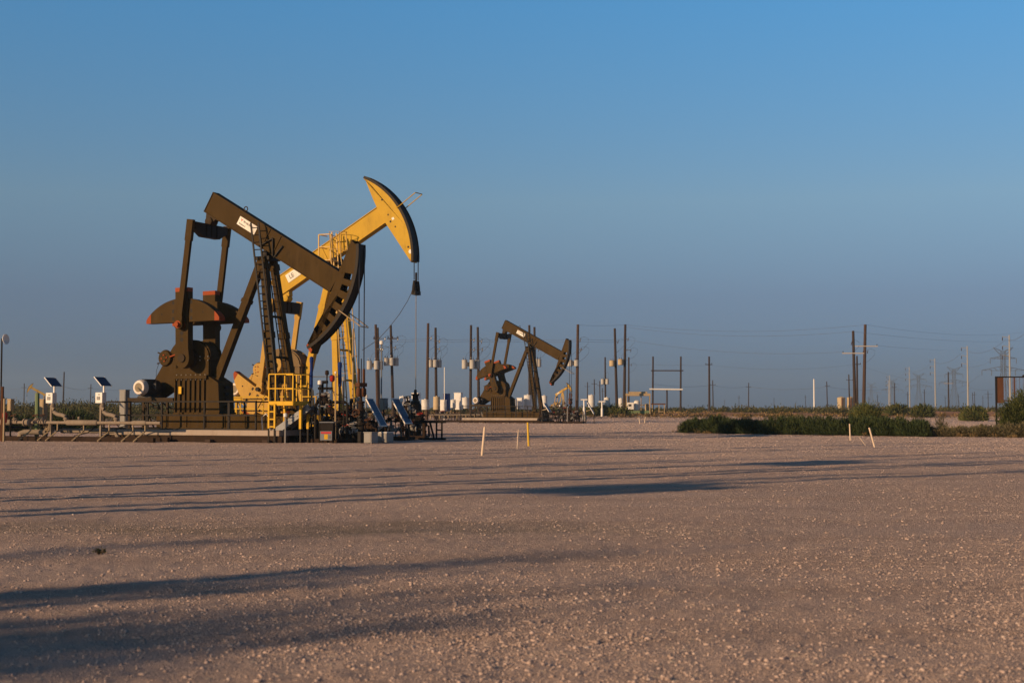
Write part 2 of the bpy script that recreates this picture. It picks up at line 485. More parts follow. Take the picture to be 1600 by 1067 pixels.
def ground_material():
    m, n, l, b = nodes_of('caliche gravel')
    geo = n.new('ShaderNodeNewGeometry').outputs['Position']
    sep = n.new('ShaderNodeSeparateXYZ')
    l.new(geo, sep.inputs[0])
    big = noise(n, l, geo, 0.09, 5, 0.6)
    mid = noise(n, l, geo, 0.9, 5, 0.65)
    fine = noise(n, l, geo, 14, 6, 0.75)
    grit = noise(n, l, geo, 55, 3, 0.8)
    c = mix(n, l, ramp(n, l, mid, [(0.30, 0.0), (0.70, 1.0)]), (0.475, 0.36, 0.31), (0.58, 0.445, 0.385))
    c = mix(n, l, ramp(n, l, big, [(0.35, 0.0), (0.65, 0.6)]), c, (0.60, 0.45, 0.385))
    c = mix(n, l, ramp(n, l, fine, [(0.40, 0.0), (0.62, 0.6)]), c, (0.42, 0.325, 0.285))
    c = mix(n, l, ramp(n, l, grit, [(0.60, 0.0), (0.70, 0.6)]), c, (0.66, 0.53, 0.42))
    lane = noise(n, l, geo, 1.0, 5, 0.6, (0.06, 0.75, 1.0))
    c = mix(n, l, ramp(n, l, lane, [(0.40, 0.0), (0.62, 0.55)]), c, (0.40, 0.285, 0.225))
    dust = noise(n, l, geo, 0.32, 5, 0.7, (0.5, 1.0, 1.0))
    c = mix(n, l, ramp(n, l, dust, [(0.54, 0.0), (0.68, 0.6)]), c, (0.64, 0.48, 0.395))
    # bright crushed stones
    vo = n.new('ShaderNodeTexVoronoi')
    vo.inputs['Scale'].default_value = 7.0
    l.new(geo, vo.inputs['Vector'])
    st = ramp(n, l, vo.outputs['Distance'], [(0.10, 1.0), (0.20, 0.0)])
    c = mix(n, l, st, c, (0.68, 0.55, 0.43))
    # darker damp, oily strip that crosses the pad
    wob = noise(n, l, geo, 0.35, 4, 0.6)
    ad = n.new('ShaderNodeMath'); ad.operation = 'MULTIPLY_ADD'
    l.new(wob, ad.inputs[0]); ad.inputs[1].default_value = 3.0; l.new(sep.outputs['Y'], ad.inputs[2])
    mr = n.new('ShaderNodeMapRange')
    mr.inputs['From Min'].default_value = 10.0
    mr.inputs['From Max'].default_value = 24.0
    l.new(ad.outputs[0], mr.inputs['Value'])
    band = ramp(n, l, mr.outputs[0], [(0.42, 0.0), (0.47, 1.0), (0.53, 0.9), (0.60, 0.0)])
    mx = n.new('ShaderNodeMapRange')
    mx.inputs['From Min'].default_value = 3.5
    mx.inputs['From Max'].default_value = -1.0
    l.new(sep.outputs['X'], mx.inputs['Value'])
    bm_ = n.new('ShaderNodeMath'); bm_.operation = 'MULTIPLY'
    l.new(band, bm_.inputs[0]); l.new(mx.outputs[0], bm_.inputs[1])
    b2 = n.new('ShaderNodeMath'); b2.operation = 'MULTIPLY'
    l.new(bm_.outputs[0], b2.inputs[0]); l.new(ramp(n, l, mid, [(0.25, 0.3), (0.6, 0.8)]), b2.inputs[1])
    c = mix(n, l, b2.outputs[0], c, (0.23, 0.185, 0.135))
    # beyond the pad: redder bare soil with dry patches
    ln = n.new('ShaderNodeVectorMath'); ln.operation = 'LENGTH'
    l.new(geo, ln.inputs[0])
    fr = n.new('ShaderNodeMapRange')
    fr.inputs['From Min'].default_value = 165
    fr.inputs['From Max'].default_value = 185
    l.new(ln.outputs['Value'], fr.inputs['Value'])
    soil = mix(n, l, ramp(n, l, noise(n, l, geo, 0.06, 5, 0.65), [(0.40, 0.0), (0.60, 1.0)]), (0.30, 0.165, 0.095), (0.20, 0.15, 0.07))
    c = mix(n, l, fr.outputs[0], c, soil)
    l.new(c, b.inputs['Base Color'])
    b.inputs['Roughness'].default_value = 0.95
    b.inputs['Specular IOR Level'].default_value = 0.15
    h = n.new('ShaderNodeMath'); h.operation = 'ADD'
    l.new(fine, h.inputs[0])
    h2 = n.new('ShaderNodeMath'); h2.operation = 'MULTIPLY_ADD'
    l.new(st, h2.inputs[0]); h2.inputs[1].default_value = 0.45; l.new(grit, h2.inputs[2])
    l.new(h2.outputs[0], h.inputs[1])
    bump(n, l, b, h.outputs[0], 0.9, 0.05)
    return m
M['ground'] = ground_material()
def make_ground():
    a_f = np.linspace(-52, 52, 1050)
    a_c = np.linspace(52, 308, 140)[1:-1]
    ang = np.radians(np.concatenate([a_f, a_c]))
    rad = np.concatenate([[0.4, 1.0, 2.0, 3.0], np.geomspace(4.0, 95, 470), np.geomspace(100, 9000, 70)])
    A, Rr = np.meshgrid(ang, rad)
    X, Y = np.sin(A) * Rr, np.cos(A) * Rr
    Z = ground_z(X, Y)
    v = np.stack([X, Y, Z], -1).reshape(-1, 3)
    v = np.vstack([v, [[0, 0, 0]]])
    na, nr = len(ang), len(rad)
    i = np.arange(nr - 1)[:, None] * na
    j = np.arange(na)[None, :]
    j2 = (j + 1) % na
    f = np.stack([i + j, i + j2, i + na + j2, i + na + j], -1).reshape(-1, 4)
    o = raw_mesh('ground', v, faces4=f, mat=M['ground'], smooth=True)
    tag(o, kind='structure')
make_ground()

def ico(sub=False):
    t = (1 + 5 ** 0.5) / 2
    v = np.array([(-1, t, 0), (1, t, 0), (-1, -t, 0), (1, -t, 0), (0, -1, t), (0, 1, t), (0, -1, -t), (0, 1, -t), (t, 0, -1), (t, 0, 1), (-t, 0, -1), (-t, 0, 1)], float)
    v /= np.linalg.norm(v[0])
    f = np.array([(0, 11, 5), (0, 5, 1), (0, 1, 7), (0, 7, 10), (0, 10, 11), (1, 5, 9), (5, 11, 4), (11, 10, 2), (10, 7, 6), (7, 1, 8), (3, 9, 4), (3, 4, 2), (3, 2, 6), (3, 6, 8), (3, 8, 9), (4, 9, 5), (2, 4, 11), (6, 2, 10), (8, 6, 7), (9, 8, 1)])
    return v, f
def stone_material():
    m, nn, l, b = nodes_of('crushed stone')
    g = nn.new('ShaderNodeNewGeometry')
    l.new(ramp(nn, l, g.outputs['Random Per Island'], [(0.0, (0.32, 0.24, 0.205)), (0.5, (0.435, 0.33, 0.28)), (0.93, (0.47, 0.36, 0.31)), (1.0, (0.57, 0.46, 0.395))]), b.inputs['Base Color'])
    b.inputs['Roughness'].default_value = 0.95
    b.inputs['Specular IOR Level'].default_value = 0.15
    return m
def make_gravel():
    N = 480000
    d = rng.uniform(210 ** -0.2, 5.2 ** -0.2, N * 3) ** -5.0
    x = rng.uniform(-0.46, 0.46, N * 3) * d + rng.uniform(-1, 1, N * 3)
    ok_ = ~((np.hypot(x + 9, d - 58) < 9) & (np.abs(d - 58 + 0.445 * (x + 10)) < 1.9))
    x, d = x[ok_], d[ok_]
    # stones gather in patches, and thicker towards the right
    keep = rng.uniform(0, 1, len(x)) < (0.16 + 1.0 * vnoise(x / 1.7, d / 1.7, 21) ** 2.2 + 0.5 * sstep(-1.0, 4.0, x) * vnoise(x / 0.6, d / 0.6, 22) ** 2)
    x, d = x[keep][:N], d[keep][:N]
    n = len(x)
    r = 0.0030 * np.maximum(1.0, d / 20) * rng.uniform(0.0, 1, n) ** (-1 / 2.9)
    r = np.minimum(r, rng.uniform(0.007, 0.018, n) * np.maximum(1.0, d / 30))
    big = r > 0.008
    vi, fi = ico()
    vo = np.array([(1, 0, 0), (-1, 0, 0), (0, 1, 0), (0, -1, 0), (0, 0, 1), (0, 0, -1)], float)
    fo = np.array([(0, 2, 4), (2, 1, 4), (1, 3, 4), (3, 0, 4), (2, 0, 5), (1, 2, 5), (3, 1, 5), (0, 3, 5)])
    m = stone_material()
    VV, FF, off = [], [], 0
    for sel, v0, f0 in ((big, vi, fi), (~big, vo, fo)):
        xs, ds, rs = x[sel], d[sel], r[sel]
        k, nv = len(xs), len(v0)
        V = np.repeat(v0[None], k, 0)
        V = V * (1 + rng.uniform(-0.32, 0.32, (k, nv, 1)))
        V = V * (rs[:, None] * np.stack([rng.uniform(0.8, 1.5, k), rng.uniform(0.7, 1.2, k), rng.uniform(0.5, 0.95, k)], 1))[:, None, :]
        a = rng.uniform(0, 2 * np.pi, k)
        c, s_ = np.cos(a)[:, None], np.sin(a)[:, None]
        V = np.stack([V[..., 0] * c - V[..., 1] * s_, V[..., 0] * s_ + V[..., 1] * c, V[..., 2]], -1)
        V[..., 0] += xs[:, None]
        V[..., 1] += ds[:, None]
        V[..., 2] += (ground_z(xs, ds) + rs * rng.uniform(-0.30, 0.30, k))[:, None]
        VV.append(V.reshape(-1, 3))
        FF.append((f0[None] + (np.arange(k) * nv)[:, None, None]).reshape(-1, 3) + off)
        off += k * nv
    o = raw_mesh('gravel', np.vstack(VV), faces3=np.vstack(FF), mat=m)
    tag(o, 'loose pale crushed stones lying over the gravel pad in front', 'gravel', kind='stuff')
make_gravel()

# ------------------------------------------------------------------ lettering
def lettering(name, body, size, mat, parent, mtx, bold=0.0, sx=1.0, align='LEFT'):
    cu = bpy.data.curves.new(name, 'FONT')
    cu.body = body
    cu.size = size
    cu.extrude = 0.002
    cu.offset = bold
    cu.align_x = align
    cu.align_y = 'CENTER'
    t = bpy.data.objects.new(name + '_text', cu)
    COL.objects.link(t)
    bpy.context.view_layer.update()
    me = bpy.data.meshes.new_from_object(t.evaluated_get(bpy.context.evaluated_depsgraph_get()))
    COL.objects.unlink(t)
    bpy.data.objects.remove(t)
    me.name = name
    me.materials.clear()
    me.materials.append(mat)
    me.transform(mtx @ Matrix.Diagonal((sx, 1, 1, 1)))
    o = bpy.data.objects.new(name, me)
    COL.objects.link(o)
    o.parent = parent
    return o

# ------------------------------------------------------------------ pumping unit
def hull2(circles, n=14):
    pts = []
    for cx, cz, r in circles:
        for i in range(n * 2):
            a = math.pi * i / n
            pts.append((cx + r * math.cos(a), cz + r * math.sin(a)))
    pts = sorted(set((round(p[0], 4), round(p[1], 4)) for p in pts))
    def half(ps):
        h = []
        for p in ps:
            while len(h) > 1 and (h[-1][0] - h[-2][0]) * (p[1] - h[-2][1]) - (h[-1][1] - h[-2][1]) * (p[0] - h[-2][0]) <= 0:
                h.pop()
            h.append(p)
        return h
    lo, up = half(pts), half(pts[::-1])
    return lo[:-1] + up[:-1]

def pumpjack(label, loc, rz, S, detail=True, group=None):
    B, D2, EDGE, TRK = M[S['body']], M[S['dark']], M['orange'], M['track']
    LB = M[S.get('low', S['body'])]
    T = thing('pumpjack', label, 'pump jack', loc, rz, group)
    P = Vector((S['P'][0], 0, S['P'][1]))
    th = R(S['th'])
    ct, st_ = math.cos(th), math.sin(th)
    def BP(s, t, v=0.0):
        return (P.x + s * ct - t * st_, v, P.z + s * st_ + t * ct)
    def B2(s, t):
        p = BP(s, t)
        return (p[0], p[2])
    RH = S.get('R', 4.32)
    # --- skid and pedestal
    sk0, sk1 = S['skid']
    zt = S['zskid']
    mb = MB()
    for v in (-0.62, 0.62):
        mb.bb(sk0, sk1, v - 0.09, v + 0.09, 0.50, 0.58)
        mb.bb(sk0, sk1, v - 0.09, v + 0.09, zt - 0.06, zt)
        mb.bb(sk0 + 0.02, sk1 - 0.02, v - 0.05, v + 0.05, 0.58, zt - 0.06)
        x = sk0 + 0.6
        while x < sk1:
            mb.bb(x - 0.012, x + 0.012, v - 0.085, v + 0.085, 0.58, zt - 0.06)
            x += 0.95
    mb.bb(sk0 + 0.02, sk0 + 0.12, -0.53, 0.53, 0.52, zt - 0.02)
    mb.bb(sk1 - 0.12, sk1 - 0.02, -0.53, 0.53, 0.52, zt - 0.02)
    mb.bb(sk0 + 0.3, sk1 - 0.3, -0.53, 0.53, zt - 0.08, zt - 0.03)
    mb.build('skid_base', B, T)
    c0, c1 = S['ped']
    zp = S['zped']
    poly = [(c0, zt), (c1 + 0.22, zt), (c1 + 0.14, zp - 0.30), (c1 - 0.40, zp), (c0, zp)]
    mb = MB().prism(poly, -0.52, 0.52)
    k = 0
    x = c0 + 0.02
    while x < c1 - 0.35:
        mb.bb(x, x + 0.05, -0.60, -0.521, zt + 0.01, zp - 0.14)
        mb.bb(x, x + 0.05, 0.521, 0.60, zt + 0.01, zp - 0.14)
        x += 0.24
    mb.bb(c0 - 0.02, c1 - 0.38, -0.62, 0.62, zp - 0.14, zp + 0.002)
    mb.bb(c0 - 0.03, c1 + 0.25, -0.60, 0.60, zt + 0.002, zt + 0.07)
    for x in (0.25, 0.55, 0.85, 1.15):          # openings of the end plate
        mb.bb(c1 + 0.10, c1 + 0.24, -0.10, 0.12, zt + x * 0.9, zt + x * 0.9 + 0.12, 1)
    mb.build('pedestal', [LB, M['black']], T)
    # --- gear box
    C = S['C']
    g0, g1, gtop = S['gear']
    arc = [(g0, zp + 0.003), (g1, zp + 0.003)]
    rr = (g1 - g0) / 2
    gx = (g0 + g1) / 2
    for i in range(0, 13):
        a = math.pi * i / 12
        arc.append((gx + rr * math.cos(a), gtop - rr * 0.78 + rr * 0.78 * math.sin(a)))
    gb = MB().prism(arc, -0.46, 0.46)
    rim = [(p[0] * 1.0, p[1]) for p in arc]
    for v in (-0.36, 0.36):
        gb.prism([(gx + (p[0] - gx) * 1.05, p[1] if p[1] < zp + 0.1 else p[1] + 0.05) for p in arc], v - 0.03, v + 0.03)
    gb.bb(g0 - 0.07, g1 + 0.07, -0.50, 0.50, C[1] - 0.05, C[1] + 0.05)
    bl = gb
    for i in range(7):
        x = g0 + 0.1 + (g1 - g0 - 0.2) * i / 6
        for v in (-0.55, 0.55):
            bl.tube((x, v, zp - 0.20), (x, v, zp + 0.05), 0.022, 6, mi=1)
    for i in range(5):
        x = g0 + 0.02 + (g1 - g0 - 0.04) * i / 4
        bl.tube((x, -0.48, C[1] - 0.1), (x, -0.48, C[1] + 0.1), 0.02, 6, mi=1)
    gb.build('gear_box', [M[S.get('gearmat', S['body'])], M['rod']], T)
    sh = MB()
    sh.tube((C[0], -1.16, C[1]), (C[0], 1.16, C[1]), 0.17, 16)
    for s in (-1, 1):
        sh.lathe((C[0], s * 0.46, C[1]), (0, s, 0), [(0, 0.36), (0.14, 0.34), (0.16, 0.26), (0.24, 0.24)], 18)
    sh.build('crankshaft', D2, T)
    # --- belt guard, brake drum, motor
    bx, bz = S['belt']
    mx, mz = S['motor']
    bg = hull2([(bx, bz, S['guard'][0]), (mx, mz, S['guard'][1])])
    gd = MB().prism(bg, 0.56, 0.80)
    gd.prism([(p[0] + (bx + mx) / 2 * 0 , p[1]) for p in hull2([(bx, bz, S['guard'][0] + 0.03), (mx, mz, S['guard'][1] + 0.03)])], 0.66, 0.70)
    gd.build('belt_guard', LB, T)
    dr = MB()
    dr.lathe((bx, -0.50, bz), (0, -1, 0), [(0, 0.12), (0.16, 0.12), (0.17, 0.31), (0.34, 0.31), (0.36, 0.29), (0.365, 0.12), (0.40, 0.11)], 24)
    for i in range(4):
        a = i * math.pi / 2 + 0.9
        dr.lathe((bx + 0.2 * math.cos(a), -0.864, bz + 0.2 * math.sin(a)), (0, -1, 0), [(0, 0.03), (0.006, 0.03)], 8, 1)
    dro = dr.build('brake_drum', [LB, M['black']], T)
    hub = MB()
    for i in range(4):
        a = i * math.pi / 2 + 0.15
        hub.bar((bx, -0.872, bz), (bx + 0.15 * math.cos(a), -0.872, bz + 0.15 * math.sin(a)), 0.08, 0.05, up=(0, 1, 0))
    hub.build('drum_hub', EDGE, dro)
    bk = MB()
    bk.ring((bx, -0.76, bz), (0, 1, 0), 0.325, 0.025, 22)
    bk.bar((bx + 0.31, -0.76, bz + 0.05), (bx + 0.62, -0.72, bz + 0.18), 0.13, 0.08)
    bk.bar((bx - 0.33, -0.76, bz - 0.2), (bx - 0.42, -0.76, bz - 0.22), 0.05, 0.05)
    bk.bar((bx - 0.30, -0.76, bz + 0.2), (bx - 0.40, -0.76, bz + 0.24), 0.05, 0.05)
    bk.build('brake_band', [D2 if S['body'] == 'olive' else TRK], T)
    MB().bar((bx + 0.33, -0.84, bz + 0.05), (bx + 0.72, -0.80, bz + 0.17), 0.24, 0.05).build('brake_lever', EDGE, T)
    MB().path([(bx - 0.34, -0.76, bz - 0.2), (bx - 0.45, -0.78, bz - 0.5), (bx - 0.42, -0.85, bz - 1.3)], 0.01, 5).build('brake_cable', M['cable'], T)
    mt = MB()
    mt.lathe((mx, -0.62, mz), (0, 1, 0), [(0, 0.31), (0.03, 0.335), (0.9, 0.335), (0.93, 0.30), (1.02, 0.14), (1.16, 0.08)], 22)
    for i in range(18):
        a = 2 * math.pi * i / 18
        mt.bar((mx + 0.345 * math.cos(a), -0.55, mz + 0.345 * math.sin(a)), (mx + 0.345 * math.cos(a), 0.2, mz + 0.345 * math.sin(a)), 0.02, 0.03)
    mt.bb(mx - 0.30, mx + 0.30, -0.5, 0.22, mz - 0.42, mz - 0.33)
    mto = mt.build('motor', M['motor'], T)
    fc = MB().lathe((mx, -0.60, mz), (0, -1, 0), [(0, 0.325), (0.16, 0.32), (0.25, 0.28), (0.262, 0.235), (0.262, 0.225)], 22)
    fc.build('fan_cover', M['motorbell'], mto)
    MB().lathe((mx, -0.855, mz), (0, -1, 0), [(0, 0.200), (0.012, 0.19)], 20).build('fan_grille', M['grille'], mto)
    MB().bb(mx + 0.33, mx + 0.50, -0.35, -0.05, mz - 0.05, mz + 0.18).build('junction_box', M['motor'], mto)
    # --- motor stand
    mz0 = mz - 0.42
    ms = MB()
    m0 = mx - 0.75
    for v in (-0.55, 0.35):
        ms.bb(m0, c0 - 0.03, v - 0.06, v + 0.06, mz0 - 0.14, mz0 - 0.005)
        ms.bb(m0 + 0.02, m0 + 0.12, v - 0.05, v + 0.05, 0.50, mz0 - 0.14)
        ms.bar((m0 + 0.9, v, mz0 - 0.14), (c0 - 0.15, v, zt - 0.1), 0.06, 0.06)
        ms.bar((c0 - 0.35, v, mz0 - 0.14), (c0 - 0.35, v, 0.5), 0.09, 0.09)
        ms.bar((m0 + 0.75, v, mz0 - 0.14), (m0 + 1.35, v, 0.5), 0.05, 0.05)
    ms.bb(mx - 0.35, mx + 0.35, -0.48, 0.28, mz0 - 0.004, mz0 + 0.06)
    ms.build('motor_stand', D2, T)
    # --- samson post
    tz = P.z - 0.10
    fb = S['front']            # u at the foot, half spread at the foot, half spread at the head
    for s in (-1, 1):
        a = Vector((fb[0], s * fb[1], zt + 0.003))
        b = Vector((P.x, s * fb[2], tz))
        lg = MB()
        d = (b - a).normalized()
        w = S['legw']
        n1 = d.cross(Vector((0, 1, 0))).normalized()
        lg.bar(a, b, w, w, up=(0, 1, 0), taper=0.85)
        for f in (0.06, 0.5, 0.94):          # joint plates
            p, q = a.lerp(b, f - 0.02), a.lerp(b, f + 0.02)
            lg.bar(p, q, w + 0.03, w + 0.03, up=(0, 1, 0))
        lg.bb(a.x - w * 0.75, a.x + w * 0.75, a.y - w * 0.7, a.y + w * 0.7, zt + 0.004, zt + 0.05)
        lg.build('front_leg', B, T)
    rb = S['rear']
    lg = MB()
    a = Vector((rb[0], 0, rb[1]))
    b = Vector((P.x - 0.25, 0, tz))
    lg.bar(a, b, 0.30, 0.30, up=(0, 1, 0))
    p_, q_ = a.lerp(b, 0.63), a.lerp(b, 0.66)
    lg.bar(p_, q_, 0.36, 0.36, up=(0, 1, 0))
    lg.bb(a.x - 0.25, a.x + 0.22, -0.26, 0.26, a.z - 0.06, a.z + 0.02)
    lg.build('rear_leg', B, T)
    for f in S['braces']:
        u = fb[0] + (P.x - fb[0]) * f
        h = fb[1] + (fb[2] - fb[1]) * f
        z = zt + (tz - zt) * f
        MB().bar((u, -h, z), (u, h, z), 0.09, 0.09).build('cross_brace', B, T)
    sd = MB()
    sd.bb(P.x - 0.34, P.x + 0.30, -0.42, 0.42, tz - 0.12, tz + 0.03)
    sd.lathe((P.x, -0.34, P.z + 0.02), (0, 1, 0), [(0, 0.10), (0.02, 0.15), (0.14, 0.15), (0.15, 0.10), (0.53, 0.10), (0.54, 0.15), (0.66, 0.15), (0.68, 0.10)], 16)
    sd.build('saddle_bearing', TRK, T)
    # --- walking beam
    s0, s1, t0, t1 = -3.60, 3.40, 0.13, 1.04
    wb = MB()
    def bq(sa, sb, ta, tb, va, vb, mi=0):
        wb.prism([B2(sa, ta), B2(sb, ta), B2(sb, tb), B2(sa, tb)], va, vb, mi)
    bq(s0, s1, t0 + 0.035, t1 - 0.035, -0.185, 0.185)
    bq(s0 - 0.02, s1, t1 - 0.034, t1, -0.225, 0.225)
    bq(s0 - 0.02, s1, t0, t0 + 0.034, -0.225, 0.225)
    bq(s0 - 0.02, s0 - 0.001, t0 + 0.036, t1 - 0.036, -0.215, 0.215)
    for x in S['stiff']:
        bq(x, x + 0.03, t0 + 0.036, t1 - 0.036, -0.215, 0.215)
    wbo = wb.build('walking_beam', B, T)
    if S['body'] == 'olive':
        br = MB()
        br.bar(BP(-0.45, 0.15, -0.235), BP(-0.02, 0.75, -0.235), 0.04, 0.07, up=(0, 1, 0))
        br.bar(BP(-0.02, 0.75, -0.235), BP(0.35, 0.12, -0.235), 0.04, 0.07, up=(0, 1, 0))
        br.bar(BP(0.42, 0.10, -0.235), BP(0.55, 0.70, -0.235), 0.04, 0.06, up=(0, 1, 0))
        br.build('beam_brace', M['black'], wbo)
    ey = MB().ring(BP(-1.95, t1 + 0.09), (0, 1, 0), 0.09, 0.022, 14)
    ey.build('lifting_eye', B, wbo)
    sg = S['sign']
    if sg:
        sa, sb, ta, tb, word1, word2, emblem = sg
        pl = MB().prism([B2(sa, ta), B2(sb, ta), B2(sb, tb), B2(sa, tb)], -0.205, -0.192)
        plo = pl.build('sign_plate', M['signwhite'], wbo)
        def FM(s, t, v=-0.206):
            m = Matrix(((ct, -st_, 0, 0), (0, 0, -1, 0), (st_, ct, 0, 0), (0, 0, 0, 1)))
            return Matrix.Translation(BP(s, t, v)) @ m
        h = tb - ta
        if emblem:
            e = MB().prism([B2(sa + 0.09, ta + h * 0.86), B2(sa + 0.155, ta + h * 0.78), B2(sa + 0.22, ta + h * 0.86), B2(sa + 0.155, ta + h * 0.54)], -0.212, -0.2055)
            e.build('sign_emblem', M['signred'], wbo)
            lettering('sign_lettering', word1, h * 0.34, M['signink'], wbo, FM(sa + 0.25, ta + h * 0.66), 0.006, 0.78)
            lettering('sign_lettering', word2, h * 0.20, M['signink'], wbo, FM(sa + 0.09, ta + h * 0.24), 0.004, 0.95)
        else:
            lettering('sign_lettering', word1, h * 0.72, M['signink'], wbo, FM(sa + 0.16, ta + h * 0.5), 0.006, 0.9)
    # --- horse head
    a0, a1 = R(S['head'][0]), R(S['head'][1])
    back = S['head'][2]
    front = [(RH * math.cos(a0 + (a1 - a0) * i / 22), RH * math.sin(a0 + (a1 - a0) * i / 22)) for i in range(23)]
    inner = [(p[0] * (RH - 0.09) / RH, p[1] * (RH - 0.09) / RH) for p in front]
    hv = S['hv']
    hd = MB()
    side = inner + back
    def holes_side(v0, v1):
        if not S['slots']:
            hd.prism([B2(*p) for p in side], v0, v1)
            return
        # the slotted cheek: strips of plate above, between and below the windows
        ro, ri = RH - 0.15, RH - 0.50
        sl = [R(q) for q in S['slots']]
        hw = R(1.75)
        # outer rim strip
        hd.prism([B2(*p) for p in inner + [(p[0] * ro / (RH - 0.09), p[1] * ro / (RH - 0.09)) for p in inner[::-1]]], v0, v1)
        # bars between windows
        edges = [a1] + sum([[q + hw, q - hw] for q in sl], []) + [a0]
        for i in range(0, len(edges), 2):
            p, q = edges[i], edges[i + 1]
            n = max(2, int(abs(p - q) / R(3)) + 1)
            A = [(ro * math.cos(p + (q - p) * k / n), ro * math.sin(p + (q - p) * k / n)) for k in range(n + 1)]
            if i == 0 or i == len(edges) - 2:
                continue
            Bq = [(ri * math.cos(p + (q - p) * k / n), ri * math.sin(p + (q - p) * k / n)) for k in range(n + 1)]
            hd.prism([B2(*x) for x in A + Bq[::-1]], v0, v1)
        top, bot = sl[0] + hw, sl[-1] - hw
        nb = 10
        mid_in = [(ri * math.cos(top + (bot - top) * k / nb), ri * math.sin(top + (bot - top) * k / nb)) for k in range(nb + 1)]
        oT = [(ro * math.cos(a1 + (top - a1) * k / 6), ro * math.sin(a1 + (top - a1) * k / 6)) for k in range(7)]
        oB = [(ro * math.cos(bot + (a0 - bot) * k / 6), ro * math.sin(bot + (a0 - bot) * k / 6)) for k in range(7)]
        bt, bb_ = back[0], back[-1]          # back runs from the upper end to the lower end
        hd.prism([B2(*p) for p in oT + mid_in + oB + [back[-1 - k] for k in range(len(back))]], v0, v1)
    holes_side(-hv, -hv + 0.035)
    holes_side(hv - 0.035, hv)
    # web between the cheeks along the back
    for i in range(len(back) - 1):
        p, q = back[i], back[i + 1]
        d = Vector((q[0] - p[0], q[1] - p[1])).normalized()
        nrm = (d.y * 0.03, -d.x * 0.03)
        sgn = 1 if (nrm[0] > 0) else -1
        hd.prism([B2(*p), B2(*q), B2(q[0] + sgn * nrm[0], q[1] + sgn * nrm[1]), B2(p[0] + sgn * nrm[0], p[1] + sgn * nrm[1])], -hv + 0.036, hv - 0.036)
    tp = hd
    e0 = front[0]
    for v in (-hv - 0.012, hv + 0.002):
        tp.prism([B2(e0[0] * 0.975, e0[1] * 0.975), B2(*back[-1]), B2(back[-1][0] - 0.01, back[-1][1] + 0.16), B2(e0[0] * 0.975 - 0.0, e0[1] * 0.975 + 0.12)], v, v + 0.010, 1)
    hdo = hd.build('horse_head', [B, EDGE], T)
    tr = MB().prism([B2(*p) for p in front + [(p[0] * (RH - 0.088) / RH, p[1] * (RH - 0.088) / RH) for p in front[::-1]]], -hv - 0.02, hv + 0.02)
    for v in (-hv - 0.02, hv + 0.005):
        tr.prism([B2(p[0] * (RH + 0.035) / RH, p[1] * (RH + 0.035) / RH) for p in front] + [B2(*p) for p in front[::-1]], v, v + 0.015)
    tr.build('cable_track', TRK, hdo)
    # orange lower tip of both cheeks
    if S.get('tip_dots'):
        for s, t, r in S['tip_dots']:
            dt = MB()
            p = BP(s, t, -hv - 0.001)
            dt.lathe((p[0], -hv + 0.001, p[2]), (0, -1, 0), [(0, r), (0.008, r)], 10)
            dt.build('bolt_hole', M['black'], hdo)
        p = BP(S['tip_sign'][0], S['tip_sign'][1])
        MB().lathe((p[0], -hv + 0.001, p[2]), (0, -1, 0), [(0, 0.10), (0.01, 0.10)], 16).build('round_sticker', M['signwhite'], hdo)
        p = BP(S['tip_sign'][2], S['tip_sign'][3])
        MB().box((p[0], -hv - 0.004, p[2]), (0.12, 0.008, 0.12), 0, Matrix.Rotation(-th, 3, 'Y')).build('sticker', M['signwhite'], hdo)
    # wire keeper: a loop of rod in front of the face
    ka = R(S['keeper'])
    k1 = (RH * math.cos(ka), RH * math.sin(ka))
    k2 = ((RH + 1.05) * math.cos(ka), (RH + 1.05) * math.sin(ka))
    kp = MB().path([BP(k1[0] - 0.12 * math.cos(ka), k1[1] - 0.12 * math.sin(ka), -hv - 0.045), BP(k2[0], k2[1], -hv - 0.04), BP(k2[0] + 0.02, k2[1], -hv + 0.02), BP(k2[0] + 0.04, k2[1] - 0.01, hv), BP(k2[0], k2[1], hv + 0.04), BP(k1[0] - 0.12 * math.cos(ka), k1[1] - 0.12 * math.sin(ka), hv + 0.045)], 0.022, 6)
    kp.build('wire_keeper', M[S['keepmat']], hdo)
    # --- bridle
    uc = P.x + RH + 0.02
    zc = S['carrier']
    for v in (-0.20, 0.20):
        MB().tube((uc, v, P.z + 0.1), (uc, v, zc + 0.1), 0.022, 6).build('bridle_cable', M['cable'], T)
    cr = MB()
    if S['body'] == 'olive':
        cr.bb(uc - 0.09, uc + 0.09, -0.30, 0.30, zc - 0.15, zc)
        for v in (-0.20, 0.20):
            cr.tube((uc, v, zc - 0.5), (uc, v, zc + 0.55), 0.055, 8)
            cr.lathe((uc, v, zc - 0.55), (0, 0, 1), [(0, 0.07), (0.1, 0.11), (0.3, 0.10), (0.36, 0.06)], 10)
        cr.build('carrier_bar', M['rust'], T)
    else:
        for v in (-0.20, 0.20):
            cr.lathe((uc, v, zc - 0.55), (0, 0, 1), [(0, 0.05), (0.05, 0.11), (0.35, 0.09), (0.6, 0.05), (0.62, 0.04)], 10)
        cr.bb(uc - 0.10, uc + 0.10, -0.28, 0.28, zc - 0.60, zc - 0.42)
        cr.tube((uc, 0, zc - 0.45), (uc, 0, zc + 0.45), 0.05, 8)
        cr.lathe((uc, 0, zc - 0.3), (0, 0, 1), [(0, 0.09), (0.3, 0.09), (0.34, 0.06)], 10)
        cr.build('carrier_bar', M['track'], T)
    MB().tube((uc, 0, S['rodfoot']), (uc, 0, zc + (0.95 if S['body'] == 'olive' else -0.3)), 0.021, 6).build('polished_rod', M['rod' if S['body'] == 'yellow' else 'cable'], T)
    # --- tail bearing and equalizer
    tb = BP(-3.25, -0.02)
